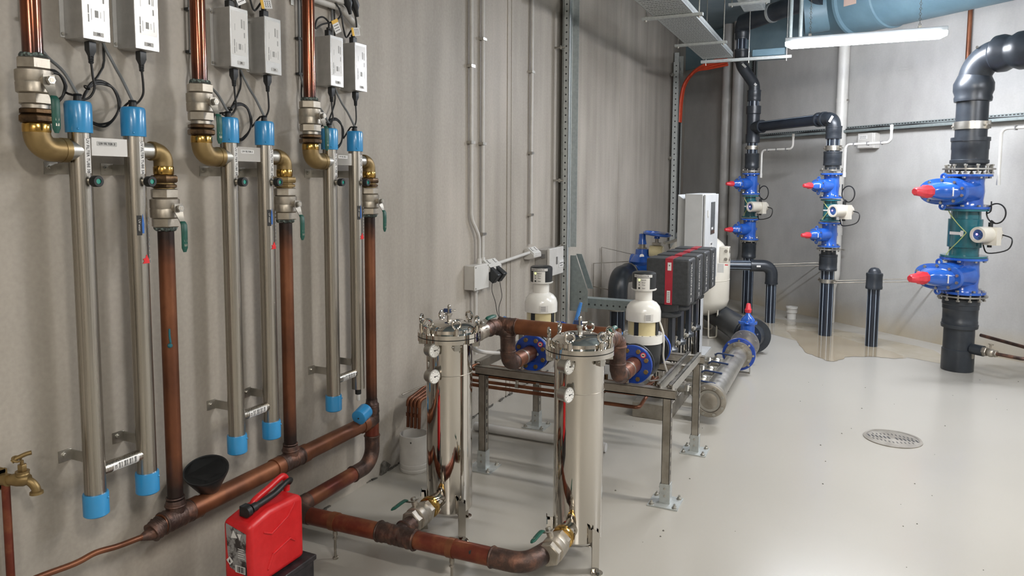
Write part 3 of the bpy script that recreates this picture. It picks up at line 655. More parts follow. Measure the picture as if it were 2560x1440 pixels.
# red jerry can standing on a black crate
t = T('fuel_can', 'red plastic fuel can with black pouring spout standing on a black crate', 'fuel can', (.34, 1.96, .15))
x0, x1, ya, yb, z0, z1 = .276, .406, 1.82, 2.10, .150, .402
b = MB(); pr = [(ya, z0), (yb, z0), (yb, z1-.008), (yb-.03, z1+.004), (ya+.10, z1+.010), (ya, z1-.012)]
b.prism([(p[0], p[1]) for p in pr], (x0, 0, 0), Y, Z, x1-x0); body = build('can_body', b, 'jerry_red', t, bevel=.020, seg=5)
b = MB()
for (a, h), (a2, h2) in (((.085, .060), (.11, .105)), ((.11, .105), (.20, .125)), ((.20, .125), (.225, .105)), ((.105, .185), (.19, .215)), ((.19, .215), (.225, .250)), ((.07, .205), (.105, .185))):
    p, q = V((x1+.0005, ya+a, z0+h-.015)), V((x1+.0005, ya+a2, z0+h2-.015)); b.tube([p, q], .0042, 8); b.ball(p, .0042, 8); b.ball(q, .0042, 8)
build('moulded_rib', b, 'jerry_red', body)
lab = build('front_label', MB().prism([(-.046, .085), (.050, .062), (.046, -.01), (.050, -.092), (-.002, -.085), (-.032, -.075), (-.040, -.02)], (.340, ya-.0012, z0+.148), X, Z, -.0012), 'label_photo', t, 'silver and black paper label')
b = MB(); b.box(.372, .386, ya-.0034, ya-.0022, z0+.060, z0+.088)
for i in range(6): b.box(.345+i*.006, .347+i*.006+.002*(i % 2), ya-.0042, ya-.0035, z0+.062, z0+.086)
b = MB(); b.box(.338, .384, ya-.0036, ya-.0026, z0+.062, z0+.088); build('barcode_panel', b, 'sticker', lab)
b = MB()
for i in range(8): b.box(.346+i*.0045, .3475+i*.0045+.001*(i % 3), ya-.0042, ya-.0036, z0+.065, z0+.086)
build('printed_mark', b, 'ink', lab)
b = MB(); c0 = V((.312, ya-.003, z0+.098)); b.prism([(0, -.016), (.016, 0), (0, .016), (-.016, 0)], c0, X, Z, .0006); build('hazard_diamond', b, 'sticker', lab)
build('printed_mark', MB().prism([(-.004, -.006), (.004, -.006), (.003, .001), (0, .007), (-.003, .002)], c0-Y*.001, X, Z, .0006), 'ink', lab)
b = MB()
for i in range(5): b.box(.352, .352+[.03, .026, .03, .022, .028][i], ya-.0036, ya-.0026, z0+.118+i*.008, z0+.120+i*.008)
b.prism([(0, 0), (.03, .004), (.012, .03)], (.320, ya-.0026, z0+.185), X, Z, .0006); b.prism([(0, 0), (.02, .002), (.012, -.022)], (.350, ya-.0026, z0+.205), X, Z, .0006)
build('printed_mark', b, 'sticker', lab)
build('carry_handle', MB().tube(catmull([(.325, 1.915, .405), (.325, 1.93, .428), (.325, 2.0, .446), (.325, 2.055, .462), (.325, 2.08, .462), (.325, 2.095, .44), (.325, 2.095, .40)], 5), .0125, 14), 'jerry_red', t)
b = MB(); b.tube(catmull([(.362, 1.875, .425), (.365, 1.92, .430), (.365, 1.99, .438), (.363, 2.05, .455), (.355, 2.085, .452), (.34, 2.095, .435)], 6), [.016]*4+[.012]*12+[.010]*20, 14)
b.lathe((.362, 1.845, .424), (0, 1, .1), [(0, .014), (0, .021), (.018, .022), (.022, .016)], 22).box(.325, .35, 1.855, 1.885, .40, .436)
build('pouring_spout', b, 'rubber', t, 'black pouring spout strapped along the handle')
t = T('plastic_crate', 'black plastic crate under the red fuel can', 'crate', (.34, 2.0, 0))
build('crate_body', MB().box(.25, .43, 1.76, 2.125, 0, .128), 'crate_black', t, bevel=.006)
build('crate_rim', MB().box(.243, .437, 1.753, 2.132, .128, .149), 'crate_black', t, bevel=.004)

# ================================================================ the two polished filter vessels
def vessel(cx, cy, label, turn):
    t = T('filter_vessel', label, 'filter vessel', (cx, cy, 0), 'polished filter vessels'); c = V((cx, cy, 0)); R = .1045
    build('body', MB().lathe((cx, cy, .085), Z, [(0, .055), (.012, .085), (.03, R), (.805, R), (.815, R)], 56), 'steel_mirror', t)
    build('body_seam', MB().torus((cx, cy, .745), Z, R, .0016, 48, 5), 'steel_dull', t)
    build('lower_flange', MB().ring(c+Z*.893, c+Z*.911, .09, .143, 56), 'steel_mirror', t)
    build('gasket', MB().ring(c+Z*.911, c+Z*.915, .08, .1405, 48), 'gasket', t, 'thin black gasket')
    lid = build('lid', MB().lathe(c+Z*.915, Z, [(0, .143), (.018, .143), (.020, .118), (.034, .116), (.048, .100), (.060, .070), (.066, .035), (.068, 0.0)], 56), 'steel_mirror', t, 'domed polished lid')
    vt = build('vent_valve', MB().cyl(c+Z*.980, c+Z*1.012, .010).hexa(c+Z*1.0, c+Z*1.012, .014).cyl(c+Z*1.012, c+Z*1.038, .0075).ball(c+Z*1.042, .008, 10).tube([c+Z*1.022, c+Z*1.022+V((.028, .012, .002))], .004, 8), 'steel', t)
    build('vent_knob', MB().ob(c+Z*1.022+V((-.008, .0, 0)), (X, Y, Z), (.017, .006, .008)), 'handle_navy', vt)
    for i in range(6):
        a = turn+i*PI/3; p = c+V((math.cos(a), math.sin(a), 0))*.130; rd_ = V((math.cos(a), math.sin(a), 0)); tg = Z.cross(rd_)
        eb = build('eye_bolt', MB().cyl(p+Z*.872, p+Z*.965, .0065, n=12).cyl(p+Z*.932, p+Z*.958, .011, n=14).torus(p+Z*.982, rd_ if i % 2 else (rd_+tg*.7), .0185, .0055, 22, 8), 'steel_mirror', t)
        build('hinge_pin', MB().ob(p+Z*.880-rd_*.004, (rd_, tg, Z), (.014, .013, .014)).cyl(p+Z*.882-tg*.022, p+Z*.882+tg*.022, .004, n=10), 'steel', eb)
    for zz in (.868, .752):          # pressure gauges on the camera side
        d = V((.94, -.34, 0)).normalized(); g1 = c+V((-.009, -.136, zz)); g0 = c+V((-.03, -.095, zz))
        gg = build('pressure_gauge', MB().cyl(g0, g1-d*.015, .009, n=12).lathe(g1-d*.026, d, [(0, .025), (.004, .029), (.034, .029), (.036, .032), (.044, .032), (.046, .027), (.0455, 0)], 32), 'steel', t)
        f0 = g1-d*.026+d*.0462
        build('dial', MB().disc(f0, d, .0275, .001, 30), 'dial', gg, 'white dial')
        u = d.cross(Z).normalized(); b = MB()
        b.ob(f0+d*.0012+u*-.006+Z*.002, (u, Z, d), (.011, .0012, .0005)); b.disc(f0+d*.0012, d, .003, .001, 10)
        for i in range(9): a = PI*1.25-i*PI*1.5/8; b.ob(f0+d*.001+(u*math.cos(a)*-1+Z*math.sin(a))*.022, (u*math.cos(a)*-1+Z*math.sin(a), d, (u*math.cos(a)*-1+Z*math.sin(a)).cross(d)), (.0025, .0004, .0007))
        build('needle', b, 'ink', gg)
        build('vent_plug', MB().disc(g1-d*.010-u*.0285, u, .007, .004, 12), 'rubber', gg)
    for i in range(3):
        a = math.radians(-35)+i*2*PI/3; rd_ = V((math.cos(a), math.sin(a), 0)); tg = Z.cross(rd_); p = c+rd_*.128
        lg = build('leg', MB().prism([(-.018, 0), (.018, 0), (.018, .16), (.0, .182), (-.018, .19)], p-Z*0+tg*0, tg, Z, .004).prism([(0, .004), (.03, .004), (.012, .18), (0, .18)], p+tg*.016, -rd_, Z, .004).prism([(0, .10), (.032, .13), (.032, .175), (0, .18)], p-tg*.014, -rd_, Z, .003), 'steel_mirror', t)
        build('foot', MB().cyl(p+rd_*.012+Z*0, p+rd_*.012+Z*.005, .026, n=20).hexa(p+rd_*.018+Z*.005, p+rd_*.018+Z*.012, .009), 'steel_mirror', lg)
    # inlet low on the camera side, outlet high at the back
    build('inlet_nozzle', MB().cyl((cx, cy-.08, .175), (cx, cy-.150, .175), .036, n=30).ring((cx, cy-.146, .175), (cx, cy-.164, .175), .02, .043), 'steel_mirror', t)
    build('inlet_union', MB().lathe((cx, cy-.160, .175), -Y, [(0, .043), (.004, .047), (.018, .047), (.022, .043), (.026, .046), (.032, .046), (.036, .036)], 30), 'brass_bright', t, 'brass union ring')
    build('outlet_nozzle', MB().cyl((cx, cy+.08, .868), (cx, cy+.17, .868), .039, n=30).ring((cx, cy+.165, .868), (cx, cy+.19, .868), .02, .044).cyl((cx, cy+.17, .868), (cx, cy+.34, .868), .040, n=30), 'nickel', t)
    return t
F1, F2 = (.65, 2.80), (1.275, 2.80)
vessel(*F1, 'polished steel filter vessel standing nearer the left wall', .25)
vessel(*F2, 'polished steel filter vessel standing farther from the left wall', .55)
for (cx, cy), nm in ((F1, 'nearer'), (F2, 'farther')):
    ball_valve((cx, cy-.265, .172), -Y, (-.35, 0, .94), f'nickel ball valve with green lever at the foot of the {nm} filter vessel', 'ball valves at the vessel inlets', 1.02, 1)
ball_valve((F1[0]+.0, F1[1]+.26, .868), Y, (.5, 0, .86), 'ball valve with green lever behind the lid of the nearer filter vessel', 'ball valves at the vessel outlets', .9, 1)
ball_valve((F2[0]+.0, F2[1]+.26, .868), Y, (.5, 0, .86), 'ball valve with green lever behind the lid of the farther filter vessel', 'ball valves at the vessel outlets', .9, 1)
# header between the vessels and the backwash units
HY, HZ = 3.30, .868
t = T('copper_header', 'heavy copper header linking both vessel outlets, with two drops to blue flanges', 'pipe', (.65, HY, HZ))
build('pipe', MB().cyl((.70, HY, HZ), (1.30, HY, HZ), .0395, n=32), 'copper', t)
for xx, sx in ((.705, F1[0]), (1.29, F2[0])):
    P = fillet([(sx, HY-.17, HZ), (sx, HY-.03, HZ), (xx, HY+.01, HZ-.03), (xx, HY+.01, .66), (xx, HY+.30, .66)], .07, 8)
    build('drop_pipe', lumpy(P, .0395, int(xx*10), 26, .02), 'copper_burnt', t, 'dull scorched drop pipe')
    many('solder_ring', [MB().torus((xx, HY+.01, HZ-.05), Z, .038, .006), MB().torus((xx, HY+.01, .735), Z, .038, .005), MB().torus((xx, HY+.075, .66), Y, .038, .004), MB().torus((xx, HY+.15, .66), Y, .039, .003), MB().torus((sx, HY-.10, HZ), Y, .038, .006)], 'copper_burnt', t)
    cl = build('pipe_clamp', MB().ring((xx, HY+.185, .66), (xx, HY+.198, .66), .038, .042).box(xx-.005, xx+.005, HY+.185, HY+.198, .59, .622), 'steel_dull', t)
    build('flange_neck', MB().cyl((xx, HY+.10, .66), (xx, HY+.33, .66), .041, n=30), 'copper', t, 'reddish flange neck')
build('tee_fitting', lumpy([(.66+i*.012, HY, HZ) for i in range(9)], .0415, 5).torus((.76, HY, HZ), X, .039, .004), 'copper_burnt', t, 'scorched tee')

# ---------------------------------------------------------------- backwash units
def backwash(cx, num, label, fx):
    yf = 3.62; cy = 3.80; zc = .66
    t = T('backwash_filter', label, 'backwash filter', (cx, cy, .60), 'backwash filters')
    for nm, y_, d_ in (('front_flange', yf, -Y), ('rear_flange', cy+.23, Y)):
        f = build(nm, MB().lathe((cx+fx, y_, zc), d_, [(0, .1), (.003, .102), (.016, .102), (.019, .099), (.0191, .048), (.012, .046)], 44), 'flange_blue', t, 'blue painted flange')
        for i in range(8):
            a = 2*PI*(i+.5)/8; p = V((cx+fx+math.cos(a)*.078, y_, zc+math.sin(a)*.078)); build('bolt', MB().hexa(p+d_*.018, p+d_*.030, .0125), 'brass', f)
    p = V((cx+fx+.078*math.cos(PI/4), yf-.0205, zc+.078*math.sin(PI/4)))
    sg = build('round_sticker', MB().disc(p, Y, .015, .001, 24), 'red_mark', t, 'round red and white sticker'); build('sticker_centre', MB().disc(p-Y*.0008, Y, .0105, .001, 20), 'sticker', sg); build('printed_mark', MB().box(p.x-.006, p.x+.006, p.y-.0022, p.y-.0014, p.z-.003, p.z+.003), 'ink', sg)
    build('adapter', MB().cyl((cx+fx, yf, zc), (cx+fx, yf+.018, zc), .098, n=40).ring((cx+fx, yf+.024, zc), (cx+fx, yf+.04, zc), .05, .101).cyl((cx+fx, yf+.015, zc), (cx+.015, cy, zc), .062, n=30).cyl((cx+.015, cy, zc), (cx+fx, cy+.23, zc), .062, n=30).cyl((cx+fx, cy+.20, zc), (cx+fx, cy+.23, zc), .097, n=40), 'black_plastic', t, 'black pipe connection')
    build('lower_body', MB().lathe((cx, cy, .575), Z, [(0, .07), (.03, .09), (.135, .100), (.175, .100)], 40), 'black_plastic', t, 'black lower housing')
    col = build('bolted_collar', MB().ring((cx, cy, .745), (cx, cy, .790), .05, .106, 48), 'unit_white', t, 'white bolted collar')
    b = MB()
    for i in range(14): a = 2*PI*i/14; b.cyl((cx+math.cos(a)*.095, cy+math.sin(a)*.095, .788), (cx+math.cos(a)*.095, cy+math.sin(a)*.095, .7912), .0050, n=8)
    build('bolt_hole', b, 'ink_grey', col)
    build('bowl', MB().cyl((cx, cy, .785), (cx, cy, .875), .082, n=44), 'unit_beige', t, 'cream bowl')
    b = MB()
    for a in (-1.75, -.25, 1.3, 2.8): p = V((cx+math.cos(a)*.080, cy+math.sin(a)*.080, .828)); build('bowl_strap', MB().ob(p, (V((math.cos(a), math.sin(a), 0)), V((-math.sin(a), math.cos(a), 0)), Z), (.007, .012, .042)), 'black_plastic', t, 'black upright strap')
    build('dome', MB().lathe((cx, cy, .862), Z, [(0, .088), (.001, .094), (.052, .094), (.078, .087), (.098, .070), (.107, .052), (.110, .046), (.165, .046), (.166, .045)], 48), 'unit_white', t, 'glossy white dome')
    lb = MB(); 
    d = V((.55, -.83, 0)).normalized(); u_ = V((-d.y, d.x, 0)); lb.ob(V((cx, cy, .890))+d*.0935, (u_, Z, d), (.022, .018, .0012)); st_ = build('rating_label', lb, 'sticker', t)
    b = MB()
    for i in range(5): b.ob(V((cx, cy, .902-i*.006))+d*.095+u_*(-.006), (u_, Z, d), (.014, .0012, .0006))
    build('printed_mark', b, 'ink_grey', st_)
    build('head_base', MB().lathe((cx, cy, 1.022), Z, [(0, .046), (.006, .066), (.012, .069), (.014, .064)], 40), 'unit_white', t)
    build('head_cover', MB().lathe((cx, cy, 1.032), Z, [(0, .062), (.078, .0645), (.088, .062), (.093, .052), (.094, 0)], 44), 'black_plastic', t, 'black top cover')
    d = V((.40, -.92, 0)).normalized(); d = V((.28, -.96, 0)).normalized(); u_ = V((-d.y, d.x, 0)); o = V((cx, cy, 0))
    b = MB(); n_ = 8; vs = []
    for rr in (.0600, .0685):
        for zz in (1.030, 1.098):
            for i in range(n_+1): a = math.atan2(d.y, d.x)-.62+1.05*i/n_; vs.append((cx+math.cos(a)*rr, cy+math.sin(a)*rr, zz))
    m_ = n_+1; fs = []
    for i in range(n_): fs += [(2*m_+i, 2*m_+i+1, 3*m_+i+1, 3*m_+i), (m_+i, m_+i+1, 3*m_+i+1, 3*m_+i), (i, i+1, 2*m_+i+1, 2*m_+i)]
    fs += [(0, m_, 3*m_, 2*m_), (n_, m_+n_, 3*m_+n_, 2*m_+n_)]
    pn = build('display_panel', b.add(vs, fs), 'unit_white', t, 'white indicator panel')
    dd = V((math.cos(math.atan2(d.y, d.x)-.40), math.sin(math.atan2(d.y, d.x)-.40), 0)); uu = V((-dd.y, dd.x, 0))
    build('indicator_led', MB().disc(o+dd*(.0687)+Z*1.088, dd, .0042, .002, 12), 'led', pn, 'glowing yellow-green lamp')
    b = MB()
    for zz in (1.074, 1.061): b.disc(o+dd*(.0687)+Z*zz, dd, .0028, .002, 10)
    b.ob(o+dd*(.0687)+Z*1.044, (uu, Z, dd), (.0048, .0045, .001)); build('indicator', b, 'ink', pn)
    dq = V((math.cos(math.atan2(d.y, d.x)-.05), math.sin(math.atan2(d.y, d.x)-.05), 0)); uq = V((-dq.y, dq.x, 0))
    for s_, zz in (('Betrieb', 1.088), ('Error', 1.074), ('Filter', 1.061), ('Start', 1.044)): text(s_, .0085, o+dq*.0692+Z*zz, uq, Z, 'ink', pn)
    a0 = math.atan2(d.y, d.x)-.12; dl = V((math.cos(a0), math.sin(a0), 0)); ul = V((-dl.y, dl.x, 0))
    b = MB(); vs = []
    for rr in (.0625, .0658):
        for zz in (1.101, 1.115):
            for i in range(n_+1): a = a0-.80+1.6*i/n_; vs.append((cx+math.cos(a)*rr, cy+math.sin(a)*rr, zz))
    lb = build('name_label', MB().add(vs, fs), 'sticker', t, 'white name label')
    s_ = f'DUAL BACKWASH FILTER {num}'; n2 = len(s_)
    for i, ch in enumerate(s_):
        if ch == ' ': continue
        a = a0-.74+1.48*i/(n2-1); q = V((math.cos(a), math.sin(a), 0)); 
    # the whole line as short words set round the curve
    wds = [('DUAL', -.60), ('BACK', -.28), ('WASH', .0), ('FILTER', .34), (num, .66)]
    for wd, da in wds:
        q = V((math.cos(a0+da), math.sin(a0+da), 0)); text(wd, .0078, o+q*.0664+Z*1.108, V((-q.y, q.x, 0)), Z, 'ink', lb)
    return t
backwash(.685, '1', 'white and black backwash filter on blue flanges, at the wall end of the table', .025)
backwash(1.285, '2', 'white and black backwash filter on blue flanges, at the open end of the table', .0)
def lever_handle(p, d, label, s=1):
    p = V(p); d = V(d).normalized(); u, v, _ = frame(d)
    t = T('butterfly_valve', label, 'valve', p, 'blue butterfly valve levers')
    build('neck', MB().cyl(p-Z*.06, p, .012).disc(p, Z, .020, .008), 'steel_dull', t)
    build('notch_plate', MB().ob(p+Z*.006+d*.02, (d, d.cross(Z), Z), (.035, .028, .003)), 'flange_blue', t)
    build('lever', MB().tube([p+Z*.012, p+d*.05+Z*.016, p+d*.09+Z*.028, p+d*.125+Z*.034], [.014, .012, .012, .009], 10).tube([p+d*.05, p+d*.10+Z*.006], [.009, .006], 8), 'handle_blue', t, 'light blue cast lever')
    return t
lever_handle((1.16, 3.66, .775), (.55, -.75, .15), 'light blue valve lever at the open end of the table')
lever_handle((.62, 3.66, .775), (-.8, .2, .12), 'light blue valve lever pointing to the wall under the copper header')
lever_handle((.80, 4.05, .73), (.22, .1, .75), 'light blue valve lever standing upright between the two backwash filters')
# ---------------------------------------------------------------- steel table
t = T('steel_table', 'open stainless channel frame on four bolted legs carrying the backwash filters', 'frame', (1, 3.9, 0))
tx0, tx1, ty0, ty1, tz = .445, 1.515, 3.50, 4.27, .583
def channel(p0, p1, up, w_, h_, name, par, m='steel_dull'):
    """U channel between p0 and p1, open downwards/sideways along 'up'"""
    p0 = V(p0); p1 = V(p1); d = (p1-p0).normalized(); up = V(up); s = d.cross(up).normalized(); L = (p1-p0).length/2; c = (p0+p1)/2; k = .0025
    b = MB().ob(c, (d, s, up), (L, w_/2, k)).ob(c-up*h_/2+s*(w_/2-k), (d, s, up), (L, k, h_/2)).ob(c-up*h_/2-s*(w_/2-k), (d, s, up), (L, k, h_/2))
    b.ob(c-up*(h_-k)+s*(w_/2-.007), (d, s, up), (L, .007, k)).ob(c-up*(h_-k)-s*(w_/2-.007), (d, s, up), (L, .007, k)); return build(name, b, m, par)
channel((tx0-.02, ty0, tz), (tx1+.02, ty0, tz), Z, .041, .045, 'rail', t)
channel((tx0-.02, ty1, tz), (tx1+.02, ty1, tz), Z, .041, .045, 'rail', t)
channel((tx1, ty0, tz), (tx1, ty1, tz), X, .045, .020, 'rail', t, 'steel')
channel((tx1-.060, ty0, tz), (tx1-.060, ty1, tz), X, .045, .020, 'rail', t, 'steel')
channel((tx0, ty0, tz), (tx0, ty1, tz), X, .045, .035, 'rail', t)
channel((tx0-.02, ty0+.55, tz-.01), (tx1-.04, ty0+.55, tz-.01), Z, .041, .041, 'rail', t)
for i, (lx, ly) in enumerate(((tx0+.022, ty0), (tx1-.02, ty0), (tx0+.022, ty1), (tx1-.02, ty1))):
    lg = build('leg', MB().box(lx-.0205, lx+.0205, ly-.0205, ly-.018, .012, tz-.04).box(lx-.0205, lx-.018, ly-.0205, ly+.0205, .012, tz-.04).box(lx+.018, lx+.0205, ly-.0205, ly+.0205, .012, tz-.04).box(lx+.008, lx+.0205, ly+.018, ly+.0205, .012, tz-.04).box(lx-.0205, lx-.008, ly+.018, ly+.0205, .012, tz-.04), 'steel_dull', t)
    b = MB()
    for q in range(9): b.box(lx+.0204, lx+.0209, ly-.005, ly+.005, .15+q*.045, .172+q*.045)
    build('slot', b, 'ink', lg)
    ft = build('foot_plate', MB().box(lx-.075, lx+.075, ly-.075, ly+.075, 0, .007).box(lx-.025, lx+.025, ly-.026, ly-.0215, .007, .105).box(lx-.026, lx-.0215, ly-.025, ly+.025, .007, .105).box(lx+.0215, lx+.026, ly-.025, ly+.025, .007, .105), 'galvanised', t, 'galvanised base plate and socket')
    for sx in (-1, 1):
        for sy in (-1, 1): q = V((lx+sx*.057, ly+sy*.057, .007)); build('bolt', MB().hexa(q, q+Z*.010, .011).cyl(q, q+Z*.020, .0055, n=8).disc(q+Z*.001, Z, .014, .002, 14), 'steel', ft)
    for zz in (.045, .082): build('bolt', MB().hexa((lx, ly-.026, zz), (lx, ly-.029, zz), .007), 'steel', ft); build('bolt', MB().hexa((lx-.026, ly, zz), (lx-.033, ly, zz), .008), 'steel', ft)
# small copper pipes under the table
for i in range(4):
    y_ = 3.66+i*.11; xx = .085+i*.024; z_ = .445
    P = fillet([(1.02+.04*i, y_, z_), (xx, y_, z_), (xx, 3.33, z_-.055), (xx, 3.32, .235)], .028, 6)
    t = T('small_copper_pipe', f'small copper pipe under the table, {["first", "second", "third", "fourth"][i]} from the viewer, bending down over the grey pot', 'pipe', (xx, y_, z_), 'small drain pipes')
    build('pipe', MB().tube(P, .0095, 14), 'copper', t)
    build('elbow', MB().tube(fillet([(xx, 3.36, z_-.05), (xx, 3.325, z_-.055), (xx, 3.32, z_-.09)], .022, 6), .0112, 14), 'copper', t)
    build('sleeve', MB().cyl((xx, 3.32, .30), (xx, 3.32, .318), .0112), 'copper', t)
    hx = .60+.085*i
    build('hanger', MB().box(hx-.010, hx+.010, y_-.002, y_+.002, z_+.03, tz-.045).ring((hx-.010, y_, z_), (hx+.010, y_, z_), .009, .013, 14).hexa((hx, y_, z_+.012), (hx, y_, z_+.034), .009), 'steel', t)
    e = V((1.02+.04*i, y_, z_)); build('riser_elbow', MB().bend([e-X*.02, e+X*.03, e+X*.03+Z*.10], .0115, .02, 14), 'bronze_dark', t)
t = T('low_copper_pipe', 'long small copper pipe running low under the table to a bronze valve', 'pipe', (.3, 3.85, .38))
build('pipe', MB().tube(fillet([(.10, 3.79, .375), (1.275, 3.79, .375), (1.275, 4.0, .40), (1.275, 4.1, .47)], .025, 6), .0105, 14), 'copper', t)
build('small_valve', MB().cyl((1.22, 4.12, .40), (1.34, 4.12, .40), .016).hexa((1.24, 4.12, .40), (1.27, 4.12, .40), .022).ball((1.29, 4.12, .40), .024).cyl((1.29, 4.12, .40), (1.29, 4.12, .45), .009), 'bronze_dark', t)
one('copper_branch', MB().bend([(.55, 3.62, .50), (1.30, 3.62, .50), (1.30, 4.1, .47)], .0095, .03, 12), 'copper', 'small copper pipe tucked right under the front table rail', 'pipe', (.55, 3.62, .515))
# PVC tube along the floor
t = T('floor_drain_pipe', 'grey plastic drain pipe lying along the floor under the table', 'pipe', (.6, 4.02, 0))
build('pipe', MB().cyl((.14, 4.02, .030), (1.02, 4.02, .030), .028, n=20), 'pvc_dark', t)
build('collar', MB().ring((.80, 4.02, .030), (.88, 4.02, .030), .02, .0305, 20), 'pvc_dark', t)
# pot under the small pipes
t = T('floor_tundish', 'upright grey plastic pipe stub catching the four small copper pipes by the wall', 'drain pot', (.125, 3.32, 0))
build('pot', MB().lathe((.125, 3.32, 0), Z, [(0, .078), (.004, .081), (.018, .081), (.020, .079), (.024, .081), (.045, .081), (.047, .079), (.055, .079), (.056, .081), (.205, .081), (.206, .075), (.06, .074), (.05, 0)], 40), 'pvc_grey', t)
build('rust_spot', MB().lathe((.150, 3.2445, .178), -Y, [(0, .007), (.002, .004)], 7), 'crumb', t)
one('corner_rod', MB().cyl((.02, 3.36, .40), (.14, 3.62, .45), .005, n=8), 'steel_dull', 'thin steel rod beside the wall above the grey pot', 'rod', (.02, 3.4, .40))
# grey hose behind vessel
one('grey_hose', MB().tube(catmull([(.50, 3.25, .78), (.53, 3.3, .72), (.60, 3.45, .68), (.75, 3.62, .655), (.95, 3.78, .64)], 6), .011, 12), 'pvc_grey', 'grey plastic hose curving behind the nearer filter vessel', 'hose', (.6, 3.4, .7))
t = T('white_pipe_valve', 'white plastic pipe with round union lying inside the table frame', 'pipe', (1.35, 4.2, .5))
build('pipe', MB().cyl((1.02, 4.20, .50), (1.37, 4.20, .50), .022), 'pvc_white', t)
build('union', MB().cyl((1.33, 4.20, .50), (1.37, 4.14, .50), .048).cyl((1.37, 4.14, .50), (1.385, 4.12, .50), .040), 'pvc_white', t)
build('port', MB().cyl((1.385, 4.12, .50), (1.40, 4.10, .50), .015).tube([(1.39, 4.11, .50), (1.36, 4.0, .49), (1.30, 3.9, .50)], .0045, 8), 'ink_grey', t)
one('sensor_cable', MB().tube(catmull([(1.365, 3.83, .86), (1.39, 3.82, .80), (1.395, 3.82, .74), (1.39, 3.84, .66), (1.40, 3.88, .58), (1.41, 3.95, .52)], 5), .0055, 8), 'pvc_white', 'white sensor cable hanging down the side of the open-end backwash filter', 'cable', (1.4, 3.9, .7))

# ================================================================ wall fittings further along
def conduit(P, r, label, name='wall_conduit', clips=(), m='pvc_grey', group=None, R=.05):
    t = T(name, label, 'conduit', P[0], group); build('pipe', MB().bend(P, r, R, 14), m, t)
    for q in clips: q = V(q); build('pipe_clip', MB().ob(q+V((-.004, 0, 0)), (X, Y, Z), (.020, r+.014, .009)).ring(q-Z*.009, q+Z*.009, r, r+.003, 16), 'steel', t)
    return t
conduit([(.02, 4.19, HC), (.02, 4.19, 1.36), (.035, 4.275, 1.24), (.035, 4.275, 1.085)], .0125, 'grey conduit dropping to the double box, leftmost of three vertical ones', clips=[(.02, 4.19, z) for z in (2.35, 1.86)], group='vertical conduits', R=.12)
conduit([(.02, 4.355, HC), (.02, 4.355, 1.085)], .0125, 'grey conduit dropping to the double box, middle of three vertical ones', clips=[(.02, 4.355, z) for z in (2.55, 1.86, 1.25)], group='vertical conduits')
conduit([(.02, 5.178, HC), (.02, 5.178, 1.12)], .0125, 'grey conduit dropping to the small socket, rightmost of three vertical ones', clips=[(.02, 5.178, z) for z in (2.45, 1.83, 1.35)], group='vertical conduits')
conduit([(.04, 4.215, .93), (.04, 4.215, .45)], .013, 'grey conduit leaving the underside of the junction box')
conduit([(.045, 4.50, 1.03), (.045, 5.10, 1.06)], .0125, 'short level conduit between the two power sockets', clips=[])
t = T('junction_box', 'square grey junction box on the wall left of the plugged adapters', 'electrical box', (0, 4.13, .9))
build('box_body', MB().box(0, .075, 4.125, 4.325, .895, 1.055), 'pvc_grey', t, bevel=.004)
build('lid', MB().box(.075, .083, 4.122, 4.328, .892, 1.058), 'pvc_white', t, bevel=.003)
build('lid_screw', MB().disc((.084, 4.136, .906), X, .005, .002, 10).disc((.084, 4.136, 1.044), X, .005, .002, 10).disc((.084, 4.314, 1.044), X, .005, .002, 10), 'steel', t)
build('conduit_socket', MB().cyl((.035, 4.275, 1.055), (.035, 4.275, 1.09), .017).cyl((.02, 4.355, 1.055), (.02, 4.355, 1.09), .017).cyl((.04, 4.215, .87), (.04, 4.215, .895), .018), 'pvc_white', t)
def sock(y0, y1, z, label, n):
    t = T('power_socket', label, 'power socket', (0, y0, z), 'angled power sockets')
    pr = [(0, 0), (0, .075), (.028, .090), (.088, .040), (.088, .015), (.045, 0)]
    build('housing', MB().prism(pr, (0, y1, z-.04), X, Z, y1-y0), 'pvc_grey', t, bevel=.005)
    d = V((.05, 0, .06)).normalized(); u = V((.06, 0, -.05)).normalized(); c_ = V((.060, 0, z-.04+.068))
    build('face_plate', MB().ob(V((c_.x, (y0+y1)/2, c_.z)), (u, Y, d), (.036, (y1-y0)/2-.004, .003)), 'pvc_white', t, bevel=.002)
    for i in range(n):
        yy = y0+(y1-y0)*(i+.5)/n; q = V((c_.x, yy, c_.z))+d*.004; build('switch', MB().ob(q-u*.012, (u, Y, d), (.014, .008, .004)), 'sticker', t, bevel=.002)
        build('switch_gap', MB().ob(q-u*.012-d*.001, (u, Y, d), (.016, .010, .003)), 'ink_grey', t)
    return t
sock(4.335, 4.52, 1.02, 'angled double power socket beside the junction box with two adapters', 2)
sock(5.09, 5.24, 1.045, 'angled double power socket below the rightmost vertical conduit', 2)
for i, yy in enumerate((4.365, 4.455)):
    t = T('power_adapter', f'black plug-in power adapter, {"left" if i == 0 else "right"} of two under the angled socket', 'power adapter', (.07, yy, .98), 'plug-in adapters')
    d = V((.8, 0, -.6)).normalized(); u = V((.6, 0, .8)).normalized()
    build('adapter_body', MB().ob((.088, yy, .975), (d, Y, u), (.050, .028, .038)), 'black_plastic', t, bevel=.006)
    P = [[(.09, 4.365, .93), (.08, 4.38, .86), (.08, 4.43, .78), (.08, 4.46, .70), (.09, 4.47, .665)], [(.10, 4.455, .93), (.09, 4.50, .86), (.09, 4.515, .80), (.08, 4.49, .73), (.09, 4.475, .665)]][i]
    build('cord', MB().tube(catmull(P), .0022, 6), 'black_cable', t)
t = T('switch_enclosure', 'grey see-through switch enclosure behind the wall-end backwash filter', 'electrical box', (0, 5.33, .9))
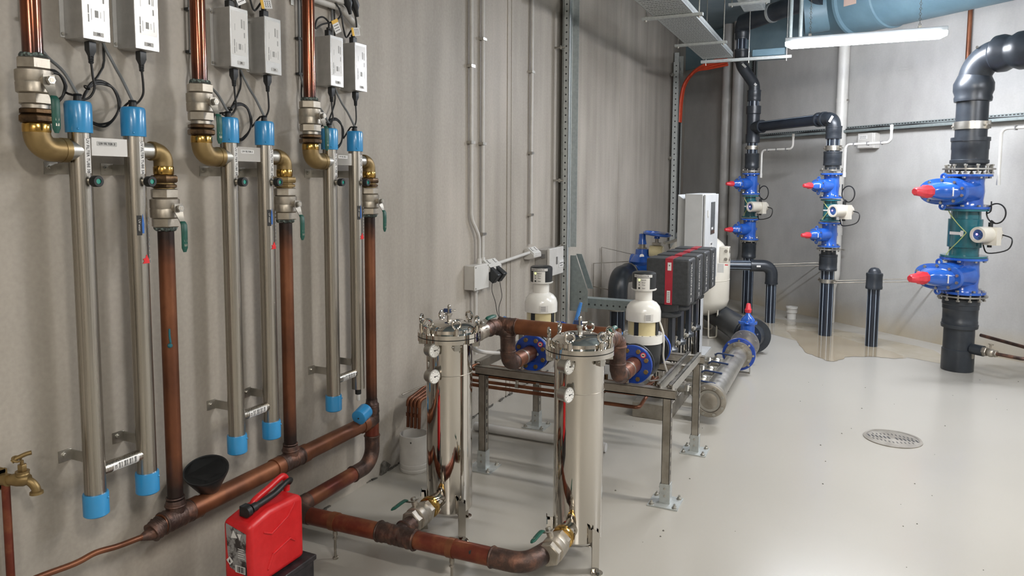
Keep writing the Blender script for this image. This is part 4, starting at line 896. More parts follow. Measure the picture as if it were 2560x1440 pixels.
build('box_body', MB().box(0, .11, 5.31, 5.60, .86, 1.065), 'clear_grey', t, bevel=.004)
build('lid', MB().box(.11, .135, 5.30, 5.61, .85, 1.075), 'pvc_grey', t, bevel=.006)
build('latch', MB().box(.05, .09, 5.298, 5.31, 1.0, 1.03).box(.135, .142, 5.44, 5.46, .94, 1.0), 'ink_grey', t)
pl = build('printed_tag', MB().box(.136, .139, 5.50, 5.60, .905, .965), 'sticker', t); text('PUMP SUPPLY', .013, (.1395, 5.55, .94), Y, Z, 'ink', pl); text('MAIN SW1', .012, (.1395, 5.55, .92), Y, Z, 'ink', pl)
conduit([(.05, 5.61, 1.04), (.05, 5.86, 1.07)], .013, 'short conduit from the switch enclosure to the perforated post')
# perforated upright channel with wide cable channel beside it
def perforated(name, label, cat, x0, x1, y0, y1, z0, z1, pitch, r, m='galvanised', face='y', group=None):
    t = T(name, label, cat, ((x0+x1)/2, (y0+y1)/2, z0), group)
    k = .003
    if face == 'y': b = MB().box(x0, x1, y0, y0+k, z0, z1).box(x0, x0+k, y0, y1, z0, z1).box(x1-k, x1, y0, y1, z0, z1)
    build('channel', b, m, t); h = MB(); z = z0+pitch
    while z < z1: h.cyl(((x0+x1)/2, y0-.0006, z), ((x0+x1)/2, y0+.001, z), r, n=10); z += pitch
    build('punched_hole', h, 'ink', t, 'row of dark punched holes', kind='stuff'); return t
t = perforated('perforated_post', 'tall perforated galvanised channel post standing off the left wall', 'post', .075, .125, 5.71, 5.75, .30, HC, .0565, .0075)
for zz in (2.72, 1.62): build('wall_bolt', MB().cyl((0, 5.70, zz), (.09, 5.70, zz), .008).hexa((.05, 5.70, zz), (.065, 5.70, zz), .018), 'steel', t)
build('hook', MB().cyl((.10, 5.66, 1.075), (.10, 5.71, 1.078), .012), 'steel', t)
t = T('cable_channel', 'wide vertical galvanised cable channel just behind the perforated post', 'channel', (.05, 5.9, 1.0))
build('channel', MB().box(.03, .034, 5.80, 6.06, 1.03, HC).box(.034, .085, 5.80, 5.804, 1.03, HC).box(.034, .085, 6.056, 6.06, 1.03, HC), 'galvanised', t)
build('cover_rib', MB().box(.034, .040, 5.86, 5.872, 1.03, HC).box(.034, .040, 5.99, 6.0, 1.03, HC), 'galv_grey', t)
t = T('gusset_bracket', 'slanted galvanised gusset between the perforated post and the beam', 'bracket', (.15, 5.9, .5))
build('gusset_plate', MB().prism([(0, 0), (.05, 0), (.16, -.30), (.16, -.48), (0, -.48)], (.125, 5.80, .98), X, Z, -.004).prism([(.0, 0), (.05, 0), (.16, -.30), (.11, -.30)], (.125, 5.95, .98), X, Z, -.004).box(.125, .128, 5.80, 5.95, .5, .97), 'galv_grey', t)
b = MB()
for zz in (.60, .54, .66, .72): b.cyl((.22, 5.795, zz-.05), (.22, 5.798, zz-.05), .007, n=10)
build('punched_hole', b, 'ink', t, kind='stuff')
t = T('perforated_beam', 'level perforated galvanised beam reaching out from the post', 'beam', (.4, 6.0, .6))
build('channel', MB().box(.14, .72, 5.985, 5.99, .50, .585).box(.14, .72, 5.99, 6.09, .582, .587).box(.14, .72, 6.085, 6.09, .53, .585), 'galv_grey', t)
b = MB()
for i in range(10): b.cyl((.18+i*.056, 5.984, .535), (.18+i*.056, 5.986, .535), .0085, n=10)
build('punched_hole', b, 'ink', t, 'row of punched holes', kind='stuff')
# black elbow pipe near the wall with thin support frame
def striped_pipe(t, p0, p1, r, n=4, m='pe_pipe', ph=.3, sw=.0026):
    p0, p1 = V(p0), V(p1); pp = build('pipe', MB().cyl(p0, p1, r, n=32), m, t); u, v, d = frame(p1-p0)
    for i in range(n*2 if n > 2 else n):
        a = ph+2*PI*i/(n*2 if n > 2 else n); e = u*math.cos(a)+v*math.sin(a); build('stripe', MB().ob((p0+p1)/2+e*r, (d, e, d.cross(e)), ((p1-p0).length/2, .0012, sw)), 'stripe', pp)
    return pp
t = T('black_elbow_pipe', 'black plastic elbow pipe rising from the floor near the wall behind the beam', 'pipe', (.33, 6.55, 0))
build('elbow', MB().tube(fillet([(.33, 6.55, .40), (.33, 6.55, .72), (.33, 6.90, .72)], .13, 10), .092, 30), 'pe_black', t)
striped_pipe(t, (.33, 6.55, 0), (.33, 6.55, .42), .072, 3)
striped_pipe(t, (.33, 6.88, .72), (.33, 7.75, .72), .072, 3)
many('pipe_clamp', [MB().ring((.33, 6.90, .72), (.33, 6.925, .72), .09, .098), MB().ring((.33, 7.28, .72), (.33, 7.31, .72), .07, .084), MB().ring((.33, 6.55, .40), (.33, 6.55, .42), .07, .094)], 'steel', t)
t = T('thin_support_frame', 'thin steel rod frame holding the black elbow pipe off the wall', 'support', (.02, 6.9, .4))
many('rod', [MB().tube([(.02, 6.75, .40), (.02, 6.75, .81), (.33, 6.9, .83)], .005, 8), MB().tube([(.02, 7.0, .40), (.02, 7.0, .95), (.33, 7.3, .85)], .005, 8), MB().tube([(.02, 6.75, .58), (.24, 6.6, .58)], .005, 8)], 'steel_dull', t)
# handwheel valves behind the pumps
t = T('gate_valve', 'blue valve with handwheel and cream union behind the pump drives', 'valve', (.55, 7.1, .8))
build('valve_body', MB().lathe((.44, 7.0, .80), Z, [(0, .10), (.03, .13), (.06, .11), (.10, .07), (.15, .065), (.155, .05)], 28).cyl((.33, 7.02, .80), (.60, 7.02, .80), .10), 'valve_blue', t)
build('bonnet', MB().cyl((.44, 7.0, .95), (.44, 7.0, 1.02), .032).box(.40, .48, 6.97, 7.03, .945, .965), 'steel_dull', t)
build('lever_cap', MB().lathe((.44, 7.0, 1.0), Z, [(0, .045), (.05, .036), (.10, .034), (.105, .02)], 20), 'valve_blue', t)
build('union', MB().cyl((.52, 7.0, .93), (.64, 7.0, .93), .062).cyl((.64, 7.0, .93), (.65, 7.0, .93), .055), 'unit_beige', t)
build('upper_bonnet', MB().box(.545, .63, 6.965, 7.035, .995, 1.02).cyl((.585, 7.0, 1.02), (.585, 7.0, 1.075), .018), 'steel_dull', t)
build('data_plate', MB().disc((.455, 6.93, .885), (.3, -.95, .15), .022, .03, 18), 'sticker', t)
w_ = build('handwheel', MB().torus((.585, 7.0, 1.105), (.12, .0, 1), .125, .014, 36, 10).cyl((.585, 7.0, 1.06), (.585, 7.0, 1.10), .03, .02).ob((.585, 7.0, 1.10), (X, Y, Z), (.12, .014, .008)).ob((.585, 7.0, 1.10), (X, Y, Z), (.014, .12, .008)).lathe((.585, 7.0, 1.085), Z, [(0, .05), (.03, .12), (.032, .12), (.02, .02)], 30), 'valve_blue', t)

# ---------------------------------------------------------------- pump set
t = T('pump_base_frame', 'low stainless channel base under the four pumps', 'frame', (1.0, 5.4, 0))
build('side_channel', MB().box(.98, 1.24, 4.74, 4.80, 0, .105), 'steel_dull', t, bevel=.004)
build('side_channel', MB().box(1.18, 1.24, 4.80, 6.15, 0, .105), 'steel_dull', t, bevel=.004)
build('side_channel', MB().box(.98, 1.18, 6.09, 6.15, 0, .105), 'steel_dull', t, bevel=.004)
build('base_plate', MB().box(.98, 1.18, 4.80, 6.09, .085, .10), 'steel', t)
PXX = 1.13
ordn = ['first', 'second', 'third', 'fourth']
for i in range(4):
    py = 5.03+i*.295
    t = T('vertical_pump', f'stainless vertical pump with black drive box, {ordn[i]} from the viewer', 'pump', (PXX, py, .1), 'vertical pumps'); c = V((PXX, py, 0))
    build('foot', MB().lathe(c+Z*.10, Z, [(0, .085), (.02, .085), (.03, .07), (.08, .07), (.085, .085), (.10, .085)], 28).cyl((PXX+.02, py, .165), (PXX+.16, py, .165), .030), 'steel_dull', t)
    build('sleeve', MB().cyl(c+Z*.20, c+Z*.42, .062, n=32), 'steel_mirror', t)
    for q in range(4):
        a = PI/4+q*PI/2; p = c+V((math.cos(a)*.078, math.sin(a)*.078, 0)); build('stay_bolt', MB().cyl(p+Z*.18, p+Z*.45, .008, n=10), 'rubber', t)
    build('pump_head', MB().lathe(c+Z*.405, Z, [(0, .070), (.008, .092), (.030, .092), (.040, .075), (.055, .06)], 30), 'pe_black', t, 'black pump head')
    pl = build('vent_plug', MB().cyl((PXX+.03, py-.075, .425), (PXX+.055, py-.115, .44), .017).hexa((PXX+.055, py-.115, .44), (PXX+.07, py-.14, .447), .014).cyl((PXX+.03, py-.10, .44), (PXX+.04, py-.10, .485), .009), 'steel', t)
    build('coupling_stool', MB().box(PXX-.06, PXX-.035, py-.05, py+.05, .45, .68).box(PXX+.035, PXX+.06, py-.05, py+.05, .45, .68).cyl(c+Z*.45, c+Z*.68, .018), 'pe_black', t)
    build('coupling_guard', MB().box(PXX-.03, PXX+.03, py-.056, py-.052, .46, .67), 'steel_brushed', t)
    build('motor_flange', MB().lathe(c+Z*.665, Z, [(0, .09), (.01, .108), (.028, .110), (.036, .10), (.05, .075)], 34), 'drive_grey', t, 'dark grey motor flange')
    build('motor', MB().cyl(c+Z*.69, c+Z*1.02, .088, n=28), 'drive_grey', t)
    dr = build('drive_box', MB().box(1.015, 1.315, py-.125, py+.085, .765, 1.085), 'drive_grey', t, 'dark grey drive box', bevel=.014, seg=3)
    build('red_band', MB().box(1.148, 1.200, py-.127, py-.120, .768, 1.083).box(1.148, 1.200, py-.125, py+.075, 1.0835, 1.0875), 'drive_red', dr, 'red band round the drive box')
    b = MB().box(1.165, 1.190, py-.1285, py-.1265, 1.005, 1.060).box(1.163, 1.186, py-.1285, py-.1265, .782, .865); build('band_label', b, 'sticker', dr)
    b = MB().box(1.173, 1.182, py-.1292, py-.1284, 1.035, 1.045)
    for q in range(6): b.box(1.167, 1.182, py-.1292, py-.1284, .790+q*.012, .794+q*.012)
    build('printed_mark', b, 'ink_grey', dr)
    text('GRUNDFOS', .044, (1.3156, py-.06, .950), (0, 0, -1), (0, 1, 0), 'sticker', dr); text('X', .046, (1.3156, py-.06, .800), (0, 0, -1), (0, 1, 0), 'sticker', dr)
    build('side_panel', MB().box(1.3145, 1.3165, py+.01, py+.045, .83, .95), 'screen', dr)
    build('corner_socket', MB().box(1.3145, 1.318, py-.085, py-.06, 1.050, 1.065), 'rubber', dr)
t = T('suction_manifold', 'stainless manifold pipe along the floor with blank flange facing the viewer', 'pipe', (1.49, 5.5, .16)); mxx, mz = 1.487, .165
build('pipe', MB().cyl((mxx, 4.78, mz), (mxx, 6.22, mz), .072, n=36), 'steel', t)
f = build('blank_flange', MB().lathe((mxx, 4.80, mz), -Y, [(0, .11), (.018, .11), (.020, .106), (.021, .078), (.014, .074), (.014, .070), (.022, .050), (.026, .02), (.027, 0)], 44).ring((mxx, 4.81, mz), (mxx, 4.845, mz), .07, .108, 40), 'steel_dull', t)
for q in range(8):
    a = 2*PI*(q+.5)/8; p = V((mxx+math.cos(a)*.092, 4.778, mz+math.sin(a)*.092)); build('bolt', MB().hexa(p, p-Y*.012, .011), 'steel', f)
f = build('end_flange', MB().ring((mxx, 6.20, mz), (mxx, 6.225, mz), .05, .11, 40), 'steel_dull', t)
for q in range(8):
    a = 2*PI*(q+.5)/8; p = V((mxx+math.cos(a)*.092, 6.20, mz+math.sin(a)*.092)); build('bolt', MB().hexa(p, p-Y*.014, .011), 'steel', f)
build('pipe_support', MB().box(mxx+.085, mxx+.09, 6.26, 6.31, 0, .13).box(mxx-.05, mxx+.09, 6.26, 6.31, .0, .004), 'steel', t)
for i in range(4):
    vy = 4.99+i*.295; z_ = .165
    t = T('manifold_valve', f'small stainless ball valve with navy lever on the manifold, {ordn[i]} from the viewer', 'valve', (1.37, vy, z_), 'manifold ball valves')
    build('valve_body', MB().cyl((1.24, vy, z_), (1.43, vy, z_), .026).hexa((1.29, vy, z_), (1.32, vy, z_), .042, 0, .2).lathe((1.325, vy, z_), X, [(0, .032), (.01, .038), (.05, .038), (.06, .032)], 20).hexa((1.39, vy, z_), (1.415, vy, z_), .038), 'steel', t)
    build('stem', MB().cyl((1.355, vy, z_+.03), (1.355, vy, z_+.062), .010).hexa((1.355, vy, z_+.062), (1.355, vy, z_+.072), .013), 'steel', t)
    e = -.0 if i else 0; build('lever', MB().tube(catmull([(1.350, vy-.01, z_+.060), (1.375, vy-.02, z_+.078), (1.43, vy-.035, z_+.080), (1.50, vy-.05, z_+.078)], 5), .0065, 8), 'handle_navy', t, 'navy coated lever')
t = T('butterfly_valve', 'blue wafer valve plate behind the far flange of the floor manifold', 'valve', (mxx, 6.25, mz))
f = build('blue_flange', MB().ring((mxx, 6.227, mz), (mxx, 6.262, mz), .06, .135, 44), 'flange_blue', t)
for q in range(8):
    a = 2*PI*q/8; p = V((mxx+math.cos(a)*.118, 6.227, mz+math.sin(a)*.118)); build('bolt', MB().hexa(p, p-Y*.012, .010), 'steel', f)
build('neck', MB().cyl((mxx, 6.26, mz), (mxx, 6.60, mz), .058), 'steel', t)
sfl = build('steel_flange', MB().ring((mxx, 6.60, mz+.01), (mxx, 6.625, mz+.01), .05, .125, 44), 'steel', t)
for q in range(8):
    a = 2*PI*(q+.5)/8; p = V((mxx+math.cos(a)*.10, 6.60, mz+.01+math.sin(a)*.10)); build('bolt', MB().hexa(p, p-Y*.012, .010), 'steel', sfl)

# gate valve builder ------------------------------------------------
def gate_valve(loc, axis, side, label, r, h, Lb, group='blue gate valves', tag=True):
    """local z = bore axis, x = bonnet direction; r bore radius, h half height, Lb reach of the stem tip"""
    t = T('gate_valve', label, 'valve', group=group, mx=mx(loc, axis, side)); fr = r*1.62
    build('valve_body', MB().lathe((0, 0, -h), Z, [(0, r*1.25), (h*.12, r*1.12), (h*.5, r*1.08), (h, r*1.14), (h*1.5, r*1.08), (h*1.88, r*1.12), (h*2, r*1.25)], 32).lathe((0, 0, 0), X, [(0, r*1.02), (Lb*.36, r*1.02), (Lb*.38, r*1.0)], 24).box(-r*1.5, 0, -r*.25, r*.25, -r*.22, r*.22), 'valve_blue', t)
    for s_ in (-1, 1):
        f = build('flange', MB().ring((0, 0, s_*h), (0, 0, s_*(h-h*.13)), r*.7, fr, 40), 'valve_blue', t)
        for q in range(8):
            a = 2*PI*(q+.5)/8; p = V((math.cos(a)*fr*.86, math.sin(a)*fr*.86, s_*h)); build('bolt', MB().hexa(p-Z*s_*h*.13, p-Z*s_*h*.24, r*.14), 'steel', f)
    hy, hz = r*(1.85 if r > .09 else 1.35), r*(.98 if r > .09 else 1.0); x0 = Lb*.46
    def oval(secs, n=32):
        b = MB(); vs = []
        for x_, a_, c_ in secs:
            for k in range(n):
                q = 2*PI*k/n; cs, sn = math.cos(q), math.sin(q); vs.append((x_, a_*math.copysign(abs(cs)**.85, cs), c_*math.copysign(abs(sn)**.85, sn)))
        fs = [(i*n+k, i*n+(k+1) % n, (i+1)*n+(k+1) % n, (i+1)*n+k) for i in range(len(secs)-1) for k in range(n)]+[tuple(reversed(range(n))), tuple(range((len(secs)-1)*n, len(secs)*n))]
        return b.add(vs, fs)
    build('bonnet_neck', oval([(r*.2, hy*.72, hz*.9), (x0*.8, hy*.74, hz*.78), (x0, hy*.84, hz*.84)]), 'valve_blue', t)
    bf = build('bonnet_flange', oval([(x0-r*.12, hy, hz), (x0+r*.20, hy, hz), (x0+r*.22, hy*.97, hz*.96)]), 'valve_blue', t)
    nb = 10 if r > .09 else 6
    for q in range(nb):
        a = 2*PI*(q+.5)/nb; p = V((x0+r*.20, math.cos(a)*hy*.90, math.sin(a)*hz*.86)); build('bolt', MB().cyl(p, p+X*r*.12, r*.11, n=10), 'steel', bf)
    build('bonnet', oval([(x0+r*.2, hy*.78, hz*.74), (x0+r*.55, hy*.70, hz*.70), (x0+r*.95, hy*.48, hz*.62), (x0+r*1.25, hy*.27, hz*.5), (x0+r*1.6, hy*.2, hz*.38)]), 'valve_blue', t)
    for s_ in (-1, 1): build('lifting_eye', MB().torus((x0+r*.05, 0, s_*hz*1.12), X, r*.20, r*.09, 16, 8), 'valve_blue', t)
    x1 = x0+r*1.55
    build('stem_cap', MB().lathe((x1, 0, 0), X, [(-.002, r*.46), ((Lb-x1)*.32, r*.52), ((Lb-x1)*.45, r*.40), ((Lb-x1)*.93, r*.30), (Lb-x1, r*.22)], 8, PI/8), 'valve_red', t, 'red stem cap')
    if tag: build('rating_label', MB().ob((x0+r*.62, hy*.60, 0), (V((1, -.55, 0)), V((.55, 1, 0)), Z), (.003, r*.16, r*.32)).ob((x0+r*.62, hy*-.60, 0), (V((1, .55, 0)), V((.55, -1, 0)), Z), (.003, r*.16, r*.32)), 'sticker', t)
    return t
gate_valve((mxx, 6.80, mz+.02), Y, Z, 'blue gate valve standing upright on the floor manifold with red cap', .062, .115, .33, tag=False)
# big black floor pipe with collar
d = V((-.42, .91, 0)).normalized()
t = T('black_floor_pipe', 'big black plastic pipe running from the floor manifold back behind the tank', 'pipe', (1.5, 7.2, .15))
p0 = V((1.50, 6.98, .175)); build('pipe', MB().cyl(p0+d*.12, p0+d*1.75, .125, n=36), 'pe_black', t)
build('collar', MB().cyl(p0+V((.02, .02, 0)), p0+d*.10+V((.03, .02, 0)), .160, n=40).cyl(p0+d*.08, p0+d*.30, .140, n=40).cyl((mxx, 6.90, .185), p0+V((.01, .05, 0)), .115), 'pe_black', t, 'black coupling collar')
# cabinet
t = T('control_cabinet', 'tall pale grey control cabinet on a slim stand behind the pumps', 'cabinet', (1.0, 6.8, 0))
build('stand', MB().box(.96, 1.10, 6.54, 6.56, 0, .75).box(1.09, 1.10, 6.54, 6.70, 0, .75).box(.70, 1.12, 6.52, 7.1, 0, .012), 'cabinet', t)
build('cabinet_body', MB().box(.945, 1.105, 6.52, 7.22, .70, 1.508), 'cabinet', t, bevel=.006)
build('side_hood', MB().prism([(0, 0), (0, .80), (.09, .80-.07), (.09, 0)], (.865, 6.60, .70), X, Z, -.5), 'cabinet', t, bevel=.004)
dr = build('door', MB().box(1.110, 1.128, 6.525, 7.225, .69, 1.502), 'cabinet', t, bevel=.004)
build('door_gap', MB().box(1.104, 1.112, 6.535, 7.2, .70, 1.49), 'ink_grey', t)
sc_ = build('operator_screen', MB().box(1.127, 1.131, 6.80, 7.02, 1.13, 1.43), 'screen', dr, 'dark glass operator panel')
build('screen_keys', MB().box(1.131, 1.132, 6.84, 6.93, 1.175, 1.195), 'sticker', sc_); build('screen_band', MB().box(1.131, 1.132, 6.81, 7.01, 1.135, 1.165), 'copper_burnt', sc_)
build('lock', MB().box(1.128, 1.136, 6.62, 6.66, 1.31, 1.36).cyl((1.128, 6.645, 1.30), (1.137, 6.645, 1.30), .008), 'pvc_white', dr)
lb = build('printed_tag', MB().box(1.127, 1.130, 6.80, 6.93, .985, 1.055), 'sticker', dr); text('PUMP', .030, (1.1305, 6.865, 1.036), Y, Z, 'ink', lb); text('CP-1', .026, (1.1305, 6.865, 1.005), Y, Z, 'ink', lb)
# pressure tank
t = T('pressure_tank', 'cream upright pressure tank on wire legs behind the control cabinet', 'tank', (.86, 7.75, 0)); cx, cy = .855, 7.75
build('shell', MB().lathe((cx, cy, .20), Z, [(0, .05), (.02, .16), (.06, .25), (.12, .305), (.18, .325), (.62, .325), (.70, .30), (.78, .245), (.84, .17), (.875, .08), (.88, 0)], 56), 'cream', t)
build('seam', MB().torus((cx, cy, .60), Z, .3255, .003, 56, 5), 'cream', t)
for a in (-.75, 1.3, 3.4):
    rd_ = V((math.cos(a), math.sin(a), 0)); tg = Z.cross(rd_); p = V((cx, cy, 0))+rd_*.27
    build('wire_leg', MB().bend([p+tg*.06+Z*.30, p+tg*.05+Z*.008, p-tg*.05+Z*.008, p-tg*.06+Z*.33], .008, .02, 10), 'cream', t)
t = T('pressure_switch', 'small cream pressure switch box with round ports fixed on the tank side', 'switch', (1.15, 7.25, .8))
build('housing', MB().box(1.14, 1.23, 7.28, 7.40, .82, .98), 'cream', t, bevel=.004)
build('port', MB().cyl((1.205, 7.275, .94), (1.205, 7.284, .94), .016).cyl((1.205, 7.275, .86), (1.205, 7.284, .86), .016).cyl((1.228, 7.34, .945), (1.236, 7.34, .945), .026).cyl((1.228, 7.32, .86), (1.236, 7.32, .86), .02), 'steel_dull', t)
build('hanging_tag', MB().ob((1.16, 7.27, .77), (X, Y, Z), (.03, .002, .045)), 'pvc_white', t)
build('tag_clip', MB().box(1.20, 1.23, 7.26, 7.27, .80, .81), 'valve_red', t)
one('tank_pipe', MB().tube(catmull([(.66, 7.0, 1.02), (.72, 7.1, 1.03), (.80, 7.3, 1.07), (.83, 7.5, 1.07)], 6), .016, 12), 'cream', 'cream hose from the blue handwheel valve to the tank top', 'hose', (.7, 7.2, 1.0))
# black horizontal pipe with elbow down to the floor
s1 = V((1.19, 9.27, 0))
t = T('black_bent_pipe', 'black striped pipe coming level from behind the tank and bending down to the floor', 'pipe', (1.51, 8.74, 0))
striped_pipe(t, (1.51, 8.74, 0), (1.51, 8.74, .50), .056, 4, ph=.15)
pe = V((1.51, 8.74, .66)); dd = V((-.95, -.30, 0)).normalized()
build('elbow', MB().tube(fillet([pe-Z*.20, pe, pe+dd*.24], .10, 10), .068, 30).ring(pe-Z*.21, pe-Z*.19, .05, .072).ring(pe+dd*.22, pe+dd*.24, .05, .072), 'pe_black', t, 'thick black elbow')
build('fitting_label', MB().ob(pe+dd*.16+V((.02, -.068, 0)), (dd, Z, dd.cross(Z)), (.022, .010, .003)), 'sticker', t)
striped_pipe(t, pe+dd*.22, pe+dd*1.0, .056, 4, ph=.2)
for (q, zz) in ((.0, .74), (.06, .70)):
    pass

# ================================================================ back wall: three pipe stacks
def ring_flange(t, c, ax, r, m='steel', nb=8, th=.012, name='backing_ring', blt=True):
    c = V(c); ax = V(ax); f = build(name, MB().ring(c-ax*th/2, c+ax*th/2, r*.55, r, 40), m, t)
    if blt:
        u, v, _ = frame(ax)
        for q in range(nb):
            a = 2*PI*(q+.5)/nb; p = c+(u*math.cos(a)+v*math.sin(a))*r*.86; build('bolt', MB().cyl(p-ax*r*.16, p+ax*r*.16, r*.045, n=8).hexa(p+ax*r*.13, p+ax*r*.2, r*.08).hexa(p-ax*r*.2, p-ax*r*.13, r*.08), 'steel', f)
    return f
def coupling(t, c, z0, z1, r, ri):
    build('coupling', MB().lathe((c.x, c.y, z0), Z, [(0, ri), (.0, r), ((z1-z0)*.12, r*1.03), ((z1-z0)*.14, r), ((z1-z0)*.48, r), ((z1-z0)*.5, r*1.015), ((z1-z0)*.86, r), ((z1-z0)*.88, r*1.03), (z1-z0, r*1.03), (z1-z0, ri)], 36), 'pe_black', t, 'black moulded coupling')
def clamp(t, c, z, r, hgt=.035, arm=None):
    k = build('pipe_clamp', MB().ring((c.x, c.y, z-hgt/2), (c.x, c.y, z+hgt/2), r, r+.006, 36).ob(c+WW*(r+.02)+Z*z, (WW, NW, Z), (.022, .006, hgt/2)).ob(c-WW*(r+.02)+Z*z, (WW, NW, Z), (.022, .006, hgt/2)), 'steel', t, 'stainless pipe clamp')
    build('clamp_bolt', MB().cyl(c+WW*(r+.03)+Z*z-NW*.03, c+WW*(r+.03)+Z*z+NW*.03, .006, n=8).cyl(c-WW*(r+.03)+Z*z-NW*.03, c-WW*(r+.03)+Z*z+NW*.03, .006, n=8), 'steel_dull', k)
def flowmeter(c, z0, z1, r, label, L=.17, arm=.215, rt=.055):
    t = T('flow_meter', label, 'flow meter', (c.x, c.y, (z0+z1)/2), 'magnetic flow meters'); h = z1-z0; zm_ = (z0+z1)/2
    build('meter_body', MB().lathe((c.x, c.y, z0), Z, [(0, r*1.0), (h*.12, r*1.0), (h*.2, r*1.02), (h*.21, r*1.16), (h*.79, r*1.16), (h*.8, r*1.02), (h*.88, r*1.0), (h, r*1.0)], 36), 'teal', t)
    for zz in (z0+.008, z1-.008): build('flange', MB().ring((c.x, c.y, zz-.008), (c.x, c.y, zz+.008), r*.7, r*1.58, 40), 'teal', t)
    build('body_label', MB().ob(c+NW*(r*1.165)+Z*zm_, (WW, Z, NW), (r*.4, r*.11, .003)).ob(c+NW*(r*1.1)+WW*r*.5+Z*zm_, (WW, Z, NW), (r*.10, r*.22, .004)), 'sticker', t)
    for q, s_ in enumerate((-1, 1)):
        build('earth_wire', MB().tube(catmull([c+NW*r*1.2+WW*r*.9+Z*(zm_+.01), c+NW*r*1.25+WW*r*.3+Z*(zm_+s_*h*.18), c+NW*r*1.25-WW*r*.3+Z*(zm_+s_*h*.36), c+NW*r*1.35-WW*r*.55+Z*(zm_+s_*h*.5)], 5), .004, 6), 'green_yellow', t, 'green and yellow earth wire')
    a = c+WW*arm+NW*.03+Z*(zm_)
    build('transmitter_arm', MB().cyl(c+WW*r*.9+Z*zm_, a, rt*.35), 'cream', t)
    tr = build('transmitter', MB().lathe(a-NW*L*.55, NW, [(0, rt*.8), (L*.06, rt*.93), (L*.30, rt*.93), (L*.31, rt*.86), (L*.38, rt*.86), (L*.39, rt*.95), (L*.93, rt), (L, rt*.96), (L, rt*.66), (L*.95, rt*.64)], 36).ob(a-NW*L*.2+WW*rt*.3-Z*rt*.2, (WW, NW, Z), (rt*.8, L*.12, rt*1.1)), 'cream', t, 'cream transmitter housing')
    build('display', MB().disc(a+NW*L*.40, NW, rt*.64, .004, 30), 'lens', tr, 'blue round display')
    build('display_glow', MB().disc(a+NW*(L*.40+.003)-WW*rt*.18+Z*rt*.05, NW, rt*.12, .002, 12), 'purple_led', tr)
    build('cable_gland', MB().cyl(a-NW*L*.2+Z*rt*.8, a-NW*L*.2+Z*rt*1.45, rt*.25).cyl(a-NW*L*.2-Z*rt*1.6, a-NW*L*.2-Z*rt*1.2, rt*.25), 'rubber', tr)
    # coiled lead
    b = MB(); cc = a-NW*L*.3+WW*rt*.35+Z*(rt*1.3+.085); P = [a-NW*L*.2+Z*rt*1.4, a-NW*L*.22+Z*rt*1.7]
    for i in range(34): q = i*2*PI/12-PI/2; P.append(cc+WW*math.cos(q)*.078+Z*math.sin(q)*.082+NW*.003*math.sin(i))
    P += [c+WW*(r*1.5+.02)-NW*.03+Z*(cc.z+.02), c+WW*(r*1.5+.02)-NW*.03+Z*(cc.z+.10)]
    build('coiled_lead', MB().tube(catmull(P, 3), .0055, 7), 'black_cable', t, 'coiled black lead')
    build('signal_lead', MB().tube(catmull([a-NW*L*.45+WW*rt*.8, a-NW*L*.45+WW*(rt+.07)-Z*.03, a-NW*L*.4+WW*(rt+.05)-Z*.12, a-NW*L*.2-Z*(rt+.09), a-NW*L*.3-WW*.06-Z*(rt+.05), a-NW*L*.3-WW*.08-Z*.01], 5), .0055, 7), 'black_cable', t)
    return t
S2 = V((2.11, 8.25, 0)); S3 = V((3.19, 7.21, 0)); S1 = s1; S4 = V((2.54, 7.90, 0))
# stack 2 (middle)
t = T('black_pipe_riser', 'black striped riser through the middle valve stack, joined to its neighbour at the top', 'pipe', S2)
striped_pipe(t, S2, S2+Z*.70, .066, 4, ph=.25); coupling(t, S2, .695, .865, .088, .066)
many('pipe', [MB().cyl(S2+Z*.86, S2+Z*.915, .073, n=32), MB().cyl(S2+Z*1.74, S2+Z*1.80, .073, n=32)], 'pe_black', t)
ring_flange(t, S2+Z*.922, Z, .118); ring_flange(t, S2+Z*1.745, Z, .118, blt=True)
coupling(t, S2, 1.795, 1.94, .088, .066); striped_pipe(t, S2+Z*1.93, S2+Z*2.10, .064, 4, ph=.25)
clamp(t, S2, 1.975, .068, .05); clamp(t, S2, .585, .068, .04)
coupling(t, S2, 2.07, 2.20, .078, .06)
hd = (S1-S2).normalized()
build('elbow', MB().tube(fillet([S2+Z*2.18, S2+Z*2.285, S2+Z*2.285+hd*.15], .085, 10), .068, 30).ring(S2+Z*2.285+hd*.13, S2+Z*2.285+hd*.16, .05, .078).ring(S2+Z*2.285+hd*.22, S2+Z*2.285+hd*.24, .05, .078), 'pe_black', t, 'thick black elbow')
build('fitting_label', MB().ob(S2+V((-.03, -.066, 2.27)), (V((.5, .2, 1)), V((.8, .3, -.5)), Y), (.035, .012, .004)), 'sticker', t)
striped_pipe(t, S2+Z*2.285+hd*.14, S1+Z*2.285-hd*.10, .060, 2, ph=.9)
